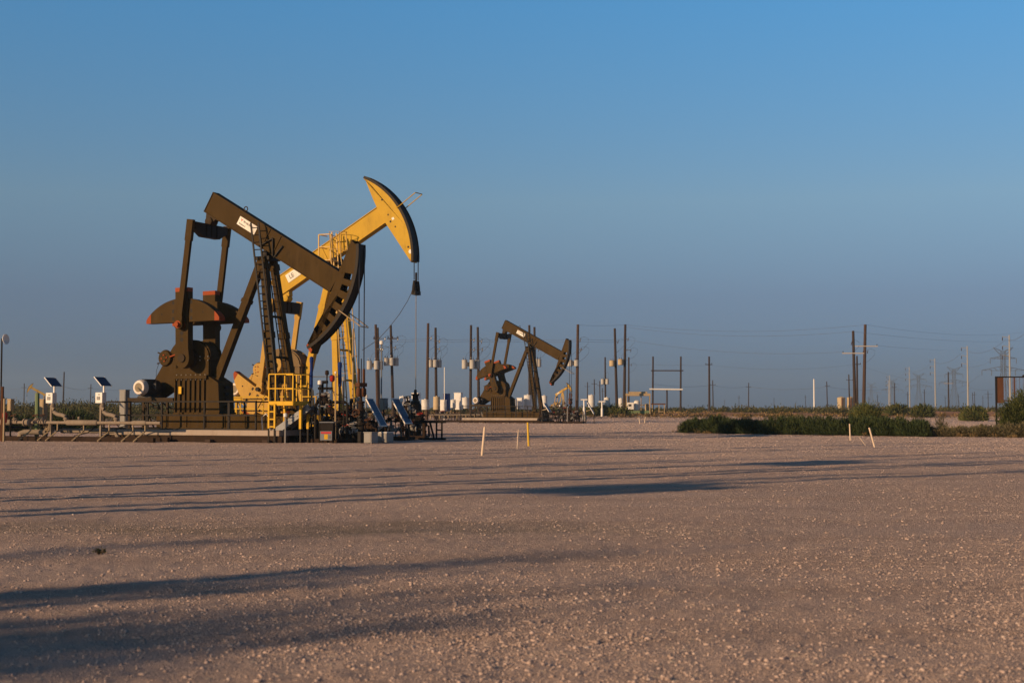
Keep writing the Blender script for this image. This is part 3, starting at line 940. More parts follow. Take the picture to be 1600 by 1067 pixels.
    ex, ez = tb[0] + S.get('eqdx', 0.0), tb[2] - S['eqdrop']
    tl = MB()
    tl.prism([B2(-3.50, 0.125), B2(-2.95, 0.125), B2(-3.05, -0.10), B2(-3.40, -0.10)], -0.16, 0.16)
    tl.lathe((tb[0], -0.24, tb[2] - 0.10), (0, 1, 0), [(0, 0.10), (0.02, 0.17), (0.46, 0.17), (0.48, 0.10)], 16)
    tl.bb(ex - 0.12, ex + 0.12, -0.14, 0.14, ez, tb[2] - 0.1)
    tl.build('tail_bearing', D2, T)
    hw_, dep = 1.10, 0.56
    eq = MB()
    lo = 0.55 if S['body'] == 'olive' else 1.05
    vs = []
    for x in (-0.13, 0.13):
        vs += [(ex + x, -hw_, ez), (ex + x, hw_, ez), (ex + x, hw_, ez - 0.28), (ex + x, lo, ez - dep), (ex + x, -lo, ez - dep), (ex + x, -hw_, ez - 0.28)]
    eq.add(vs, [(0, 1, 2, 3, 4, 5), (11, 10, 9, 8, 7, 6)] + [(i, (i + 1) % 6, 6 + (i + 1) % 6, 6 + i) for i in range(6)])
    for v in (-0.35, 0.0, 0.35):
        eq.bb(ex - 0.17, ex - 0.131, v - 0.02, v + 0.02, ez - dep + 0.03, ez - 0.02)
        eq.bb(ex + 0.131, ex + 0.17, v - 0.02, v + 0.02, ez - dep + 0.03, ez - 0.02)
    eq.build('equalizer', M['track'] if S['body'] == 'olive' else M['olive_dark'], T)  # on the yellow jack, a darker tone than its other parts
    # --- cranks, counterweights, pitman arms
    ph = R(S['crank'])
    cd, sdn = (math.cos(ph), math.sin(ph))
    def CP(a, b):
        return (C[0] + a * cd - b * sdn, C[1] + a * sdn + b * cd)
    RP = 1.36
    pin = CP(RP, 0)
    for s in (-1, 1):
        def vv(a, b):
            return (s * a, s * b)
        cr = MB()
        half = [( -0.42 * math.cos(R(q)) , 0.36 * math.sin(R(q))) for q in range(90, -91, -18)]
        pl_ = [CP(a, b) for a, b in half] + [CP(0.4, -0.31), CP(2.71, -0.31), CP(2.71, 0.31), CP(0.4, 0.31)]
        cr.prism(pl_, s * 0.76, s * 1.10)
        cr.prism([CP(2.711, -0.312), CP(2.88, -0.312), CP(2.88, 0.312), CP(2.711, 0.312)], s * 0.758, s * 1.102, 1)
        for a in (0.75, 1.02, 1.75):
            p = CP(a, 0.0)
            cr.lathe((p[0], s * 1.098, p[1]), (0, s, 0), [(0, 0.085), (0.006, 0.085)], 12, 2)
        cro = cr.build('crank', [LB, EDGE, M['black']], T)
        for sb in (-1, 1):
            cw = MB()
            def arc_a(b):
                return 1.58 + 0.87 * (1 - (b / 1.82) ** 2.0) ** 0.8
            bs = [1.58 - (1.58 - 0.34) * i / 12 for i in range(13)]
            body = [(1.47, 0.34), (1.47, 1.58)] + [(arc_a(b), b) for b in bs]
            cw.prism([CP(a, sb * b) for a, b in body], s * 0.66, s * 1.06)
            bt_ = [1.81 - 0.229 * i / 4 for i in range(5)]
            tip = [(1.47, 1.581), (1.47, 1.81)] + [(arc_a(b), b) for b in bt_]
            cw.prism([CP(a, sb * b) for a, b in tip], s * 0.661, s * 1.059, 1)
            for a, b in ((1.62, 0.45), (1.92, 0.45), (2.28, 0.45)):
                cw.prism([CP(a - 0.07, sb * (b - 0.05)), CP(a + 0.07, sb * (b - 0.05)), CP(a + 0.07, sb * (b + 0.05)), CP(a - 0.07, sb * (b + 0.05))], s * 1.055, s * 1.066, 2)
            p = CP(1.83, sb * 1.02)
            cw.lathe((p[0], s * 1.055, p[1]), (0, s, 0), [(0, 0.04), (0.008, 0.04)], 10, 2)
            cw.build('counterweight', [LB, EDGE, M['black']], cro)
        wp = MB().lathe((pin[0], s * 1.08, pin[1]), (0, s, 0), [(0, 0.17), (0.06, 0.17), (0.07, 0.10), (0.40, 0.10)], 16)
        wp.build('wrist_pin', EDGE if S['body'] == 'olive' else TRK, cro)
        pt = MB()
        vp = s * 1.26
        top = Vector((ex, vp, ez - 0.05))
        bot = Vector((pin[0], vp, pin[1]))
        d = (top - bot).normalized()
        pt.bar(bot, top - d * 0.3, 0.20, 0.13, up=(0, 1, 0))
        pt.bar(bot + Vector((0, s * -0.066, 0)), top - d * 0.3 + Vector((0, s * -0.066, 0)), 0.24, 0.015, up=(0, 1, 0))
        pt.bar(bot + Vector((0, s * 0.066, 0)), top - d * 0.3 + Vector((0, s * 0.066, 0)), 0.24, 0.015, up=(0, 1, 0))
        pt.bar(top - d * 0.75, top + d * 0.12, 0.30, 0.17, up=(0, 1, 0))
        pt.bar(bot - d * 0.12, bot + d * 0.35, 0.30, 0.16, up=(0, 1, 0))
        pt.lathe((pin[0], s * 1.17, pin[1]), (0, s, 0), [(0, 0.20), (0.18, 0.20), (0.19, 0.13)], 18)
        if S['body'] == 'olive':
            pt.lathe((pin[0], s * 1.365, pin[1]), (0, s, 0), [(0, 0.155), (0.012, 0.155)], 16, 1)
        pt.build('pitman_arm', [LB, EDGE], T)
    # --- ladder
    ld = MB()
    if S['body'] == 'olive':
        a = Vector((fb[0] + 0.14, -fb[1] - 0.22, 1.3))
        b = Vector((P.x - 0.36, -0.48, 8.85))
        L = (b - a).length
        for q in (-0.18, 0.18):
            ld.bar(a + Vector((q, 0, 0)), b + Vector((q, 0, 0)), 0.065, 0.045)
        for i in range(int(L / 0.305)):
            p = a.lerp(b, (i + 0.5) * 0.305 / L)
            ld.tube(p - Vector((0.18, 0, 0)), p + Vector((0.18, 0, 0)), 0.022, 5)
        for f in (0.25, 0.55, 0.8):
            p = a.lerp(b, f)
            ld.bar(p, p + Vector((0.12, 0.22, 0)), 0.03, 0.03)
        ld.build('ladder', M['black'], T)
        l2 = MB()                                  # second ladder between the front legs
        a, b = Vector((fb[0] + 0.05, 0.22, 1.3)), Vector((P.x + 0.12, 0.05, 6.9))
        L = (b - a).length
        for q in (-0.16, 0.16):
            l2.bar(a + Vector((0, q, 0)), b + Vector((0, q, 0)), 0.04, 0.03)
        for i in range(int(L / 0.305)):
            p = a.lerp(b, (i + 0.5) * 0.305 / L)
            l2.tube(p - Vector((0, 0.16, 0)), p + Vector((0, 0.16, 0)), 0.014, 5)
        l2.build('ladder', M['black'], T)
    else:
        a, b = Vector((0.64, -0.50, 3.0)), Vector((0.10, -0.74, 9.7))
        L = (b - a).length
        for q in (-0.2, 0.2):
            ld.bar(a + Vector((0, q, -1.9)), b + Vector((0, q, 0)), 0.05, 0.04)
        for i in range(int(L / 0.305)):
            p = a.lerp(b, (i + 0.5) * 0.305 / L)
            ld.tube(p - Vector((0, 0.2, 0)), p + Vector((0, 0.2, 0)), 0.016, 5)
        ldo = ld.build('ladder', M['cream'], T)
        cg = MB()
        N = 9
        for i in range(9):
            f = i / 8
            p = a.lerp(b, f)
            pts = []
            for k in range(N):
                an = math.pi * (k / (N - 1))
                pts.append(p + Vector((0.66 * math.sin(an), -0.44 * math.cos(an), 0)))
            for k in range(N - 1):
                cg.bar(pts[k], pts[k + 1], 0.05, 0.012)
        for k in range(0, N, 2):
            an = math.pi * (k / (N - 1))
            o_ = Vector((0.66 * math.sin(an), -0.44 * math.cos(an), 0))
            cg.bar(a + o_, b + o_, 0.045, 0.012, up=(1, 0, 0))
        cg.build('ladder_cage', M['cream'], ldo)
        pf = MB()
        pf.bb(-0.55, 0.10, -1.05, -0.27, 8.35, 8.40)
        for u in (-0.55, 0.10):
            pf.bar((u, -1.05, 8.4), (u, -1.05, 9.6), 0.05, 0.05)
            pf.bar((u, -1.05, 8.375), (u, -0.45, 7.6), 0.05, 0.05)
        for z in (9.0, 9.6):
            pf.bar((-0.55, -1.05, z), (0.10, -1.05, z), 0.04, 0.04)
            pf.bar((-0.55, -1.05, z), (-0.55, -0.30, z), 0.04, 0.04)
        pf.build('service_platform', M['cream'], ldo)
    return T

SA = dict(body='olive', dark='olive_dark', P=(-0.25, 7.55), th=-30.3, R=4.34,
          skid=(-5.25, 1.25), zskid=1.12, ped=(-4.42, -2.42), zped=2.70, gear=(-4.42, -2.80, 4.12), C=(-3.66, 3.40),
          belt=(-4.72, 3.42), motor=(-6.02, 2.22), guard=(0.84, 0.44), front=(0.64, 0.74, 0.33), legw=0.30, rear=(-2.66, 2.58),
          braces=(0.03, 0.36, 0.62), stiff=(-0.35, 0.25), sign=(-1.90, -0.92, 0.44, 0.80, 'Weatherford', 'Maximizer II', True),
          head=(-31.5, 33.6, [(3.27, 2.39), (3.42, 0.90), (3.55, -0.25), (3.93, -2.36)]), hv=0.26,
          slots=[15.5, 8.5, 1.0, -6.5, -13.5, -20.5], keeper=-3.5, keepmat='tan', carrier=2.35, rodfoot=1.0, eqdrop=0.22, eqdx=-0.10, crank=91.0)
SB = dict(SA, body='yellow', dark='yellow', low='yellow_dusty', P=(-0.15, 8.42), th=29.3, R=4.25, gearmat='gear_shaded',
          skid=(-5.0, 1.1), zskid=1.12, ped=(-4.3, -1.9), zped=2.55, gear=(-4.0, -1.95, 4.22), C=(-2.95, 3.42),
          belt=(-4.05, 3.25), motor=(-5.45, 2.30), guard=(0.86, 0.46), front=(0.42, 0.84, 0.36), rear=(-1.9, 2.45),
          braces=(0.05, 0.22, 0.42), sign=(-2.75, -1.55, 0.44, 0.86, 'LE', '', False),
          head=(-32.0, 38.5, [(3.33, 2.66), (3.22, 1.5), (3.18, 0.6), (3.28, -0.3), (3.50, -2.25)]), hv=0.29, slots=None, keeper=5.0, keepmat='yellow',
          tip_dots=[(3.62, 1.15, 0.05), (3.72, -1.55, 0.05), (3.55, 0.35, 0.04), (3.6, -0.35, 0.04), (3.5, 0.0, 0.05)], tip_sign=(3.72, -1.8, 3.68, 0.05),
          carrier=7.25, rodfoot=1.6, eqdrop=0.25, eqdx=-0.10, crank=237.0)
ROT1 = R(-24)
O1 = (-9.66, 57.4, 0.0)
jack1 = pumpjack('nearest and biggest olive brown pump jack, beam tilted down to a slotted horse head', O1, ROT1, SA)
O2 = (-8.25, 68.0, 0.0)
jack2 = pumpjack('bright yellow pump jack, horse head raised high, right behind the big olive one', O2, R(-24), SB)
O3 = (2.03, 139.0, 0.0)
SC = dict(SA, th=-27.5, crank=108.0)
jack3 = pumpjack('olive brown pump jack standing alone farther back among small white tanks', O3, R(-29), SC)

# ------------------------------------------------------------------ round the big pump jack
def UV(O, rz, u, v, z=0.0):
    c, s = math.cos(rz), math.sin(rz)
    return (O[0] + u * c - v * s, O[1] + u * s + v * c, O[2] + z)
def pad_and_rail(O, rz, word, short=False):
    t = thing('foundation', 'long concrete foundation slab on dark beams under the %s' % word, 'foundation', O, rz)
    MB().bb(-7.1, 1.35, -1.55, 1.55, 0.27, 0.495).build('slab', M['concrete'], t, bevel=0.02)
    for v in (-1.35, 0.0, 1.35):
        MB().bb(-7.5, 1.6, v - 0.14, v + 0.14, 0.0, 0.268).build('skid_beam', M['rust_dark'], t)
    for u in (-6.9, -4.6, -1.9, 0.8):
        MB().bb(u - 0.12, u + 0.12, -1.72, -1.50, -0.02, 0.12).build('block', M['timber'], t)
    g = thing('guard_rail', 'black tube guard rail round the foundation of the %s' % word, 'railing', UV(O, rz, 0, 0, 0.495), rz)
    v = -1.45
    m = MB()
    for z in (0.03, 0.58, 1.13):
        m.bar((-7.4, v, z), (0.2, v, z), 0.05, 0.055)
        m.bar((-7.4, 1.45, z), (0.2, 1.45, z), 0.05, 0.055)
        m.bar((-7.4, v, z), (-7.4, 1.45, z), 0.05, 0.055)
    m.build('rail', M['black'], g)
    for u, w in ((-7.36, 0.07), (-5.1, 0.06), (-4.4, 0.07), (-2.3, 0.06), (-1.12, 0.10), (0.16, 0.06)):
        MB().bb(u - w / 2, u + w / 2, v + 0.03, v + 0.09, 0.0, 1.16).build('post', M['black'], g)
        if u < -1.2:
            MB().bb(u - w / 2, u + w / 2, 1.36, 1.42, 0.0, 1.16).build('post', M['black'], g)
    return g
pad_and_rail(O1, ROT1, 'nearest olive brown pump jack')
pad_and_rail(O3, R(-29), 'distant olive brown pump jack')
t = thing('foundation', 'concrete foundation slab under the bright yellow pump jack', 'foundation', O2, R(-24))
MB().bb(-6.6, 1.5, -1.5, 1.5, 0.27, 0.495).build('slab', M['concrete'], t)
for v in (-1.3, 1.3):
    MB().bb(-6.8, 1.6, v - 0.14, v + 0.14, 0.0, 0.268).build('skid_beam', M['rust_dark'], t)
g = thing('guard_rail', 'thin yellow guard rail in front of the yellow pump jack', 'railing', UV(O2, R(-24), 0, 0, 0.495), R(-24))
m = MB()
for z in (0.1, 0.85, 1.42):
    m.bar((-5.9, -1.4, z), (-0.4, -1.4, z), 0.04, 0.05)
m.build('rail', M['yellow'], g)
for u in (-5.85, -4.7, -3.4, -2.6, -1.5, -0.45):
    MB().bb(u - 0.025, u + 0.025, -1.375, -1.325, 0.0, 1.45).build('post', M['yellow'], g)
sg = MB().bb(-2.95, -2.55, -1.46, -1.43, 0.95, 1.28).build('warning_sign', M['signwhite'], g)
MB().bb(-2.85, -2.74, -1.466, -1.461, 1.06, 1.17).build('sign_symbol', M['signred'], sg)
pl = MB().bb(-4.16, -4.02, -0.632, -0.622, 1.95, 2.25).build('name_plate', M['safety'], jack1)

# yellow work platform with ladder
PO = at(420.5, 55.4)
wp = thing('work_platform', 'yellow railed work platform on legs with a short ladder beside the wellhead', 'platform', PO, ROT1)
m = MB()
m.bb(0, 1.10, 0, 1.12, 1.46, 1.49)
for a, b in (((0, 0), (1.10, 0)), ((1.10, 0), (1.10, 1.12)), ((0, 1.12), (1.10, 1.12)), ((0, 0), (0, 1.12))):
    m.bar((a[0], a[1], 1.55), (b[0], b[1], 1.55), 0.03, 0.15)
m.build('deck', M['safety'], wp)
for k, (x, y) in enumerate(((0, 0), (0.30, 0), (1.10, 0), (1.10, 0.56), (1.10, 1.12), (0, 1.12), (0.55, 1.12))):
    MB().bb(x - 0.022, x + 0.022, y - 0.022, y + 0.022, 1.63, 2.66).build('rail_post', M['safety'], wp)
m = MB()
for z in (2.12, 2.68):
    m.bar((0.30, 0, z), (1.10, 0, z), 0.038, 0.038)
    m.bar((0, 0, z), (0.30, 0, z), 0.038, 0.038)
    m.bar((1.10, 0, z), (1.10, 1.12, z), 0.038, 0.038)
    m.bar((0, 1.12, z), (1.10, 1.12, z), 0.038, 0.038)
    m.bar((0, 0, z), (0, 1.12, z), 0.038, 0.038)
m.build('hand_rail', M['safety'], wp)
for x, y in ((1.10, 0.56), (1.10, 1.10), (0.02, 1.10)):
    MB().bb(x - 0.05, x + 0.05, y - 0.05, y + 0.05, 0.55, 1.47).bb(x - 0.035, x + 0.035, y - 0.035, y + 0.035, 0.0, 0.549, 1).build('leg', [M['safety'], M['black']], wp)
m = MB()
for x in (0.03, 0.30):
    m.bb(x - 0.035, x + 0.035, -0.07, -0.02, 0.58, 1.52)
    m.bb(x - 0.03, x + 0.03, -0.065, -0.025, 0.0, 0.579, 1)
for i in range(4):
    m.bb(0.06, 0.27, -0.06, -0.03, 0.62 + 0.29 * i, 0.665 + 0.29 * i)
m.build('ladder', [M['safety'], M['black']], wp)
# the grey stair ramp
st = thing('stair_ramp', 'grey galvanised metal stair ramp sloping down under the yellow work platform', 'ramp', at(414, 56.2), ROT1)
m = MB()
a, b = Vector((0, 0, 0.12)), Vector((2.0, 0.1, 1.42))
for q in (0.0, 0.55):
    m.bar(a + Vector((0, q, 0)), b + Vector((0, q, 0)), 0.035, 0.26)
m.build('stringer', M['galv'], st)
m = MB()
for i in range(8):
    p = a.lerp(b, (i + 0.5) / 8)
    m.bb(p.x - 0.12, p.x + 0.12, 0.02, 0.54, p.z + 0.02, p.z + 0.05)
m.build('tread', M['galv'], st)
m = MB()
m.bar(a + Vector((0, 0.27, -0.10)), b + Vector((0, 0.27, -0.10)), 0.50, 0.02)
m.build('kick_plate', M['galv'], st)
m = MB().path([(-0.05, -0.02, 0.1), (-0.12, -0.02, 1.0), (0.1, -0.02, 1.15), (0.22, -0.02, 0.95), (0.30, -0.02, 0.2)], 0.022, 6)
m.build('grab_rail', M['white'], st)

# ------------------------------------------------------------------ wellheads and valve skids
def valve(parent, p, axis, s=1.0, mat='black', wheel='rust'):
    """gate valve body with its handwheel as a sub-part"""
    p, ax = Vector(p), Vector(axis).normalized()
    m = MB()
    m.lathe(p - ax * 0.16 * s, ax, [(0, 0.11 * s), (0.04 * s, 0.11 * s), (0.05 * s, 0.07 * s), (0.27 * s, 0.07 * s), (0.28 * s, 0.11 * s), (0.32 * s, 0.11 * s)], 10)
    up = Vector((0, -0.9, 0.3)).normalized() if abs(ax.z) > 0.7 else Vector((0, -0.35, 1)).normalized()
    m.lathe(p, up, [(0, 0.085 * s), (0.12 * s, 0.085 * s), (0.13 * s, 0.11 * s), (0.16 * s, 0.11 * s), (0.17 * s, 0.035 * s), (0.34 * s, 0.03 * s)], 10)
    o = m.build('valve', M[mat], parent)
    h = MB().ring(p + up * 0.32 * s, up, 0.13 * s, 0.014 * s, 14)
    si = up.cross(Vector((1, 0.2, 0.1))).normalized()
    ti = up.cross(si)
    h.bar(p + up * 0.32 * s - si * 0.13 * s, p + up * 0.32 * s + si * 0.13 * s, 0.015 * s, 0.015 * s)
    h.bar(p + up * 0.32 * s - ti * 0.13 * s, p + up * 0.32 * s + ti * 0.13 * s, 0.015 * s, 0.015 * s)
    h.build('handwheel', M[wheel], o)
    return o
def wellhead(label, loc, rz, top=1.7, s=1.0):
    t = thing('wellhead', label, 'wellhead', loc, rz)
    m = MB().lathe((0, 0, -0.05), (0, 0, 1), [(0, 0.24 * s), (0.35, 0.24 * s), (0.36, 0.34 * s), (0.45, 0.34 * s), (0.46, 0.20 * s), (0.75, 0.20 * s), (0.76, 0.30 * s), (0.84, 0.30 * s), (0.85, 0.14 * s), (top - 0.3, 0.12 * s)], 14)
    m.build('casing_head', M['track'], t)
    m = MB().lathe((0, 0, top - 0.32), (0, 0, 1), [(0, 0.17 * s), (0.08, 0.17 * s), (0.09, 0.11 * s), (0.32, 0.11 * s), (0.33, 0.15 * s), (0.40, 0.15 * s), (0.41, 0.06 * s), (0.6, 0.05 * s)], 12)
    m.build('stuffing_box', M['rust_dark'], t)
    m = MB().path([(0, 0, top - 0.45), (-0.55, 0.05, top - 0.45), (-0.75, 0.05, top - 0.55), (-0.78, 0.05, 0.3), (-0.78, 0.05, 0.1)], 0.06, 8)
    m.build('flow_line', M['rust_dark'], t)
    m = MB().path([(0, 0, 0.62), (0.6, -0.1, 0.62), (0.75, -0.1, 0.55), (0.78, -0.1, 0.05)], 0.05, 8)
    m.build('casing_line', M['rust_dark'], t)
    valve(t, (-0.38, 0.02, top - 0.45), (1, 0, 0), s, 'black')
    valve(t, (0.40, -0.06, 0.62), (1, 0, 0), s, 'rust_dark')
    valve(t, (0, -0.02, 1.05), (0, 0, 1), s * 1.2, 'black')
    return t
def valve_skid(label, loc, rz, L, D_, H, seed, nv=8, group=None):
    """a pipe rack of risers, headers, valves and small instrument tubes on a skid"""
    r = random.Random(seed)
    t = thing('valve_skid', label, 'valve skid', loc, rz, group)
    m = MB()
    for y in (0, D_):
        m.bb(0, L, y - 0.06, y + 0.06, 0, 0.16)
    for x in (0.05, L - 0.05):
        m.bb(x - 0.05, x + 0.05, 0.06, D_ - 0.06, 0.02, 0.15)
    m.build('skid', M['rust_dark'], t)
    zs = [0.45 + 0.38 * i for i in range(max(2, int((H - 0.4) / 0.45)))]
    for k, z in enumerate(zs):
        y = D_ * r.uniform(0.1, 0.9)
        x0, x1 = r.uniform(0, 0.2) * L, L * r.uniform(0.75, 1.0)
        MB().path([(x0, y, 0.16), (x0, y, z - 0.08), (x0 + 0.08, y, z), (x1 - 0.08, y, z), (x1, y, z - 0.08), (x1, y, 0.16)], r.choice((0.035, 0.05, 0.06)), 8).build('header_pipe', M[r.choice(('rust_dark', 'black', 'black', 'track'))], t)
        for q in range(max(1, nv // len(zs))):
            valve(t, (x0 + (x1 - x0) * r.uniform(0.15, 0.85), y, z), (1, 0, 0), r.uniform(0.7, 1.15), r.choice(('black', 'rust_dark', 'track', 'grey')), r.choice(('rust', 'black', 'red', 'grey')))
    for k in range(max(3, int(L * 2.2))):
        x, y = L * r.uniform(0.05, 0.95), D_ * r.uniform(0, 1)
        h = H * r.uniform(0.55, 1.15)
        MB().tube((x, y, 0.16), (x, y, h), r.choice((0.022, 0.03, 0.045)), 7).build('riser', M[r.choice(('black', 'black', 'track', 'black', 'rust_dark', 'grey'))], t)
        if r.random() < 0.65:
            MB().lathe((x, y, h), (0, 0, 1), [(0, 0.03), (0.03, 0.075), (0.17, 0.075), (0.20, 0.03)], 10).build('gauge_cap', M[r.choice(('grey', 'black', 'rust_dark', 'white'))], t)
    for k in range(int(L * 3)):
        x, y, z = L * r.uniform(0, 0.9), D_ * r.uniform(0, 1), H * r.uniform(0.25, 0.9)
        dx = r.uniform(0.3, 0.9)
        MB().path([(x, y, z), (x + dx * 0.3, y - 0.05, z + r.uniform(-0.2, 0.25)), (x + dx * 0.7, y - 0.1, z + r.uniform(-0.3, 0.1)), (x + dx, y, max(0.1, z - r.uniform(0.2, 0.9)))], 0.014, 5).build('hose', M[r.choice(('black', 'cable', 'rust_dark'))], t)
    return t
WH1 = UV(O1, ROT1, 4.10, 0)
wellhead('dark wellhead under the hanging cables of the slotted olive horse head', WH1, ROT1, 1.55)
WH2 = UV(O2, R(-24), 4.10, 0)
wellhead('dark wellhead under the polished rod of the yellow horse head', WH2, R(-24), 1.95, 1.25)
WH3 = UV(O3, R(-29), 4.10, 0)
wellhead('dark wellhead under the horse head of the distant olive pump jack', WH3, R(-29), 1.6)
valve_skid('dark crowded valve skid just behind the yellow work platform', at(452, 56.6), R(-12), 1.5, 0.9, 1.6, 11, 8)
valve_skid('tall dark valve skid between the yellow platform and the first solar panel', at(487, 55.6), R(-10), 1.7, 1.0, 2.4, 5, 12)
valve_skid('low dark valve skid behind the grey battery boxes', at(535, 57.0), R(-10), 1.4, 0.9, 1.6, 8, 9)
valve_skid('dark low valve skid right behind the warning sign cabinet', at(492, 57.6), R(-8), 1.9, 1.2, 1.5, 77, 16)
valve_skid('tall dark valve skid behind the grey junction box of the first panel', at(526, 58.4), R(-8), 1.5, 1.0, 2.1, 78, 12)
valve_skid('low black valve skid between the sign cabinet and the battery boxes', at(520, 55.6), R(-8), 1.1, 0.8, 1.25, 91, 12)
valve_skid('black valve skid tucked under the stair ramp', at(436, 57.4), R(-8), 1.6, 0.8, 1.0, 92, 8)
valve_skid('dark valve skid between the two blue solar panels', at(583, 60.0), R(-10), 1.6, 0.9, 1.7, 21, 9)
valve_skid('dark valve skid right of the second blue solar panel', at(622, 62.5), R(-8), 1.2, 0.9, 1.8, 34, 8)
valve_skid('dark valve skid at the foot of the distant olive pump jack', at(838, 136.0), R(-10), 2.2, 1.2, 2.0, 4, 8)
valve_skid('tall crowded valve skid beside the leaning panel of the distant pump', at(855, 138.5), R(-8), 2.6, 1.3, 2.5, 41, 16)
valve_skid('low valve skid right in front of the distant wellhead', at(880, 134.5), R(-8), 1.8, 1.0, 1.4, 42, 10)
valve_skid('long dark valve skid right of the distant pump jack', at(872, 137.0), R(-6), 2.6, 1.2, 1.8, 9, 9)

# blue injection stands, pale masts, red stand
def mast(name, label, cat, px, Y, z0, z1, r, mat, head=None):
    o = at(px, Y)
    t = thing(name, label, cat, o)
    MB().tube((0, 0, 0), (0, 0, z1), 0.022 if z0 > 0.2 else r, 7).build('pole', M['black' if z0 > 0.2 else mat], t)
    if z0 > 0.2:
        MB().lathe((0, 0, z0), (0, 0, 1), [(0, r * 0.6), (0.05, r), (z1 - z0 - 0.25, r), (z1 - z0 - 0.2, r * 1.25), (z1 - z0 - 0.05, r * 1.25), (z1 - z0, r * 0.5)], 12).build('cylinder', M[mat], t)
    if head:
        MB().lathe((0, -0.02, z1), (0, 0, 1), [(0, 0.03), (0.03, head), (head * 2, head), (head * 2.3, 0.02)], 10).build('instrument_head', M['white'], t)
    return t
mast('injection_pump', 'slim blue injection pump cylinder right beside the yellow work platform', 'pump', 486.5, 56.2, 2.15, 3.4, 0.062, 'blue')
mast('injection_pump', 'slim blue injection pump cylinder before the caged yellow ladder', 'pump', 531, 56.6, 2.2, 3.2, 0.068, 'blue')
mast('instrument_stand', 'small stand with a red actuator between the two blue pump cylinders', 'instrument', 519, 56.4, 2.40, 2.68, 0.085, 'red')
mast('conduit_post', 'pale upright conduit post left of the blue pump cylinder', 'post', 524.5, 55.4, 0, 2.70, 0.032, 'tan', 0.04)
mast('conduit_post', 'tall thin pale conduit post before the caged yellow ladder', 'post', 551.5, 58.0, 0, 4.6, 0.035, 'tan')
mast('conduit_post', 'pale conduit post with an instrument head between two transformer poles', 'post', 596, 66.0, 0, 4.3, 0.035, 'galv', 0.09)
mast('instrument_stand', 'white topped instrument post below the stair ramp', 'instrument', 446.5, 54.8, 0, 1.0, 0.03, 'grey', 0.075)
mast('instrument_stand', 'white topped instrument post among the dark valves by the ladder', 'instrument', 500, 55.2, 0, 2.25, 0.03, 'black', 0.085)
t = thing('pipe_gantry', 'thin grey overhead pipe frame joining the blue pump cylinders', 'pipe frame', at(484, 57.0), R(-8))
m = MB()
m.tube((0.1, 0, 2.62), (1.25, 0, 2.62), 0.022, 6)
m.tube((0.1, 0, 0), (0.1, 0, 2.62), 0.022, 6)
m.tube((1.2, 0, 0), (1.2, 0, 2.62), 0.022, 6)
m.build('frame', M['galv'], t)
MB().path([(0.35, 0, 2.15), (0.95, 0, 2.15)], 0.05, 8).build('cross_pipe', M['black'], t)
MB().tube((0.52, 0, 0.3), (0.52, 0, 2.4), 0.06, 8).build('stand_pipe', M['black'], t)
MB().path([(0.35, 0, 2.40), (0.75, 0, 2.40)], 0.06, 8).build('cap_pipe', M['black'], t)
MB().bb(0.30, 0.95, -0.25, 0.1, 1.42, 1.48).bb(0.58, 0.86, -0.1, 0.0, 1.48, 1.95).build('instrument_shelf', M['grey'], t)

# warning sign on the low grey cabinet
t = thing('control_cabinet', 'low dark cabinet with a small warning sign below the shelf', 'cabinet', at(501, 54.6), R(-6))
MB().bb(0, 0.5, 0, 0.4, 0.12, 0.80).build('body', M['black'], t, bevel=0.01)
MB().bb(-0.03, 0.53, -0.05, 0.45, 0.803, 0.84).build('lid', M['galv'], t)
sp = MB().bb(0.0, 0.46, -0.022, -0.003, 0.13, 0.48).build('warning_sign', M['galv'], t)  # dull grey instead of sign white: the shade on it is put into the colour
MB().bb(0.03, 0.43, -0.027, -0.0225, 0.38, 0.46).build('sign_heading', M['signred'], sp)
MB().bb(0.16, 0.30, -0.027, -0.0225, 0.17, 0.36).build('sign_picture', M['safety'], sp)
for z in (0.20, 0.25, 0.30):
    MB().bb(0.33, 0.43, -0.027, -0.0225, z, z + 0.02).build('sign_line', M['signink'], sp)
for x in (0.05, 0.45):
    MB().bb(x - 0.03, x + 0.03, 0.17, 0.23, 0.0, 0.118).build('foot', M['black'], t)

# battery boxes, junction boxes, solar panels
def box_thing(name, label, cat, px, Y, w, d, z0, z1, mat, rz=ROT1, lid=None, post=True, group=None):
    t = thing(name, label, cat, at(px, Y), rz, group)
    MB().bb(0, w, 0, d, z0, z1).build('body', M[mat], t, bevel=0.012)
    MB().bb(0.03, w - 0.03, -0.015, -0.002, z0 + 0.04, z1 - 0.04).build('door', M[mat], t)
    MB().bb(-0.015, w + 0.015, -0.02, d + 0.015, z1 + 0.002, z1 + 0.03).build('lid', M[lid or mat], t)
    if z0 > 0.02:
        if post:
            for x in (0.1, w - 0.1):
                MB().bb(x - 0.025, x + 0.025, d * 0.5 - 0.025, d * 0.5 + 0.025, 0.0, z0 - 0.002).build('leg', M['black'], t)
    return t
box_thing('battery_box', 'grey battery box on the gravel in front of the first solar panel', 'box', 569, 54.4, 0.34, 0.50, 0.03, 0.42, 'grey')
box_thing('battery_box', 'grey battery box with a pale lid right of the other battery box', 'box', 590.5, 55.6, 0.40, 0.55, 0.03, 0.40, 'grey', lid='white')
box_thing('battery_box', 'narrow dark battery box left of the grey one', 'box', 559, 54.9, 0.16, 0.4, 0.03, 0.42, 'black')
box_thing('junction_box', 'grey junction box on legs beside the top of the first solar panel', 'junction box', 553.5, 57.4, 0.16, 0.34, 1.32, 1.76, 'grey')
box_thing('junction_box', 'grey junction box on legs beside the top of the second solar panel', 'junction box', 593, 60.5, 0.22, 0.36, 1.30, 1.76, 'grey')
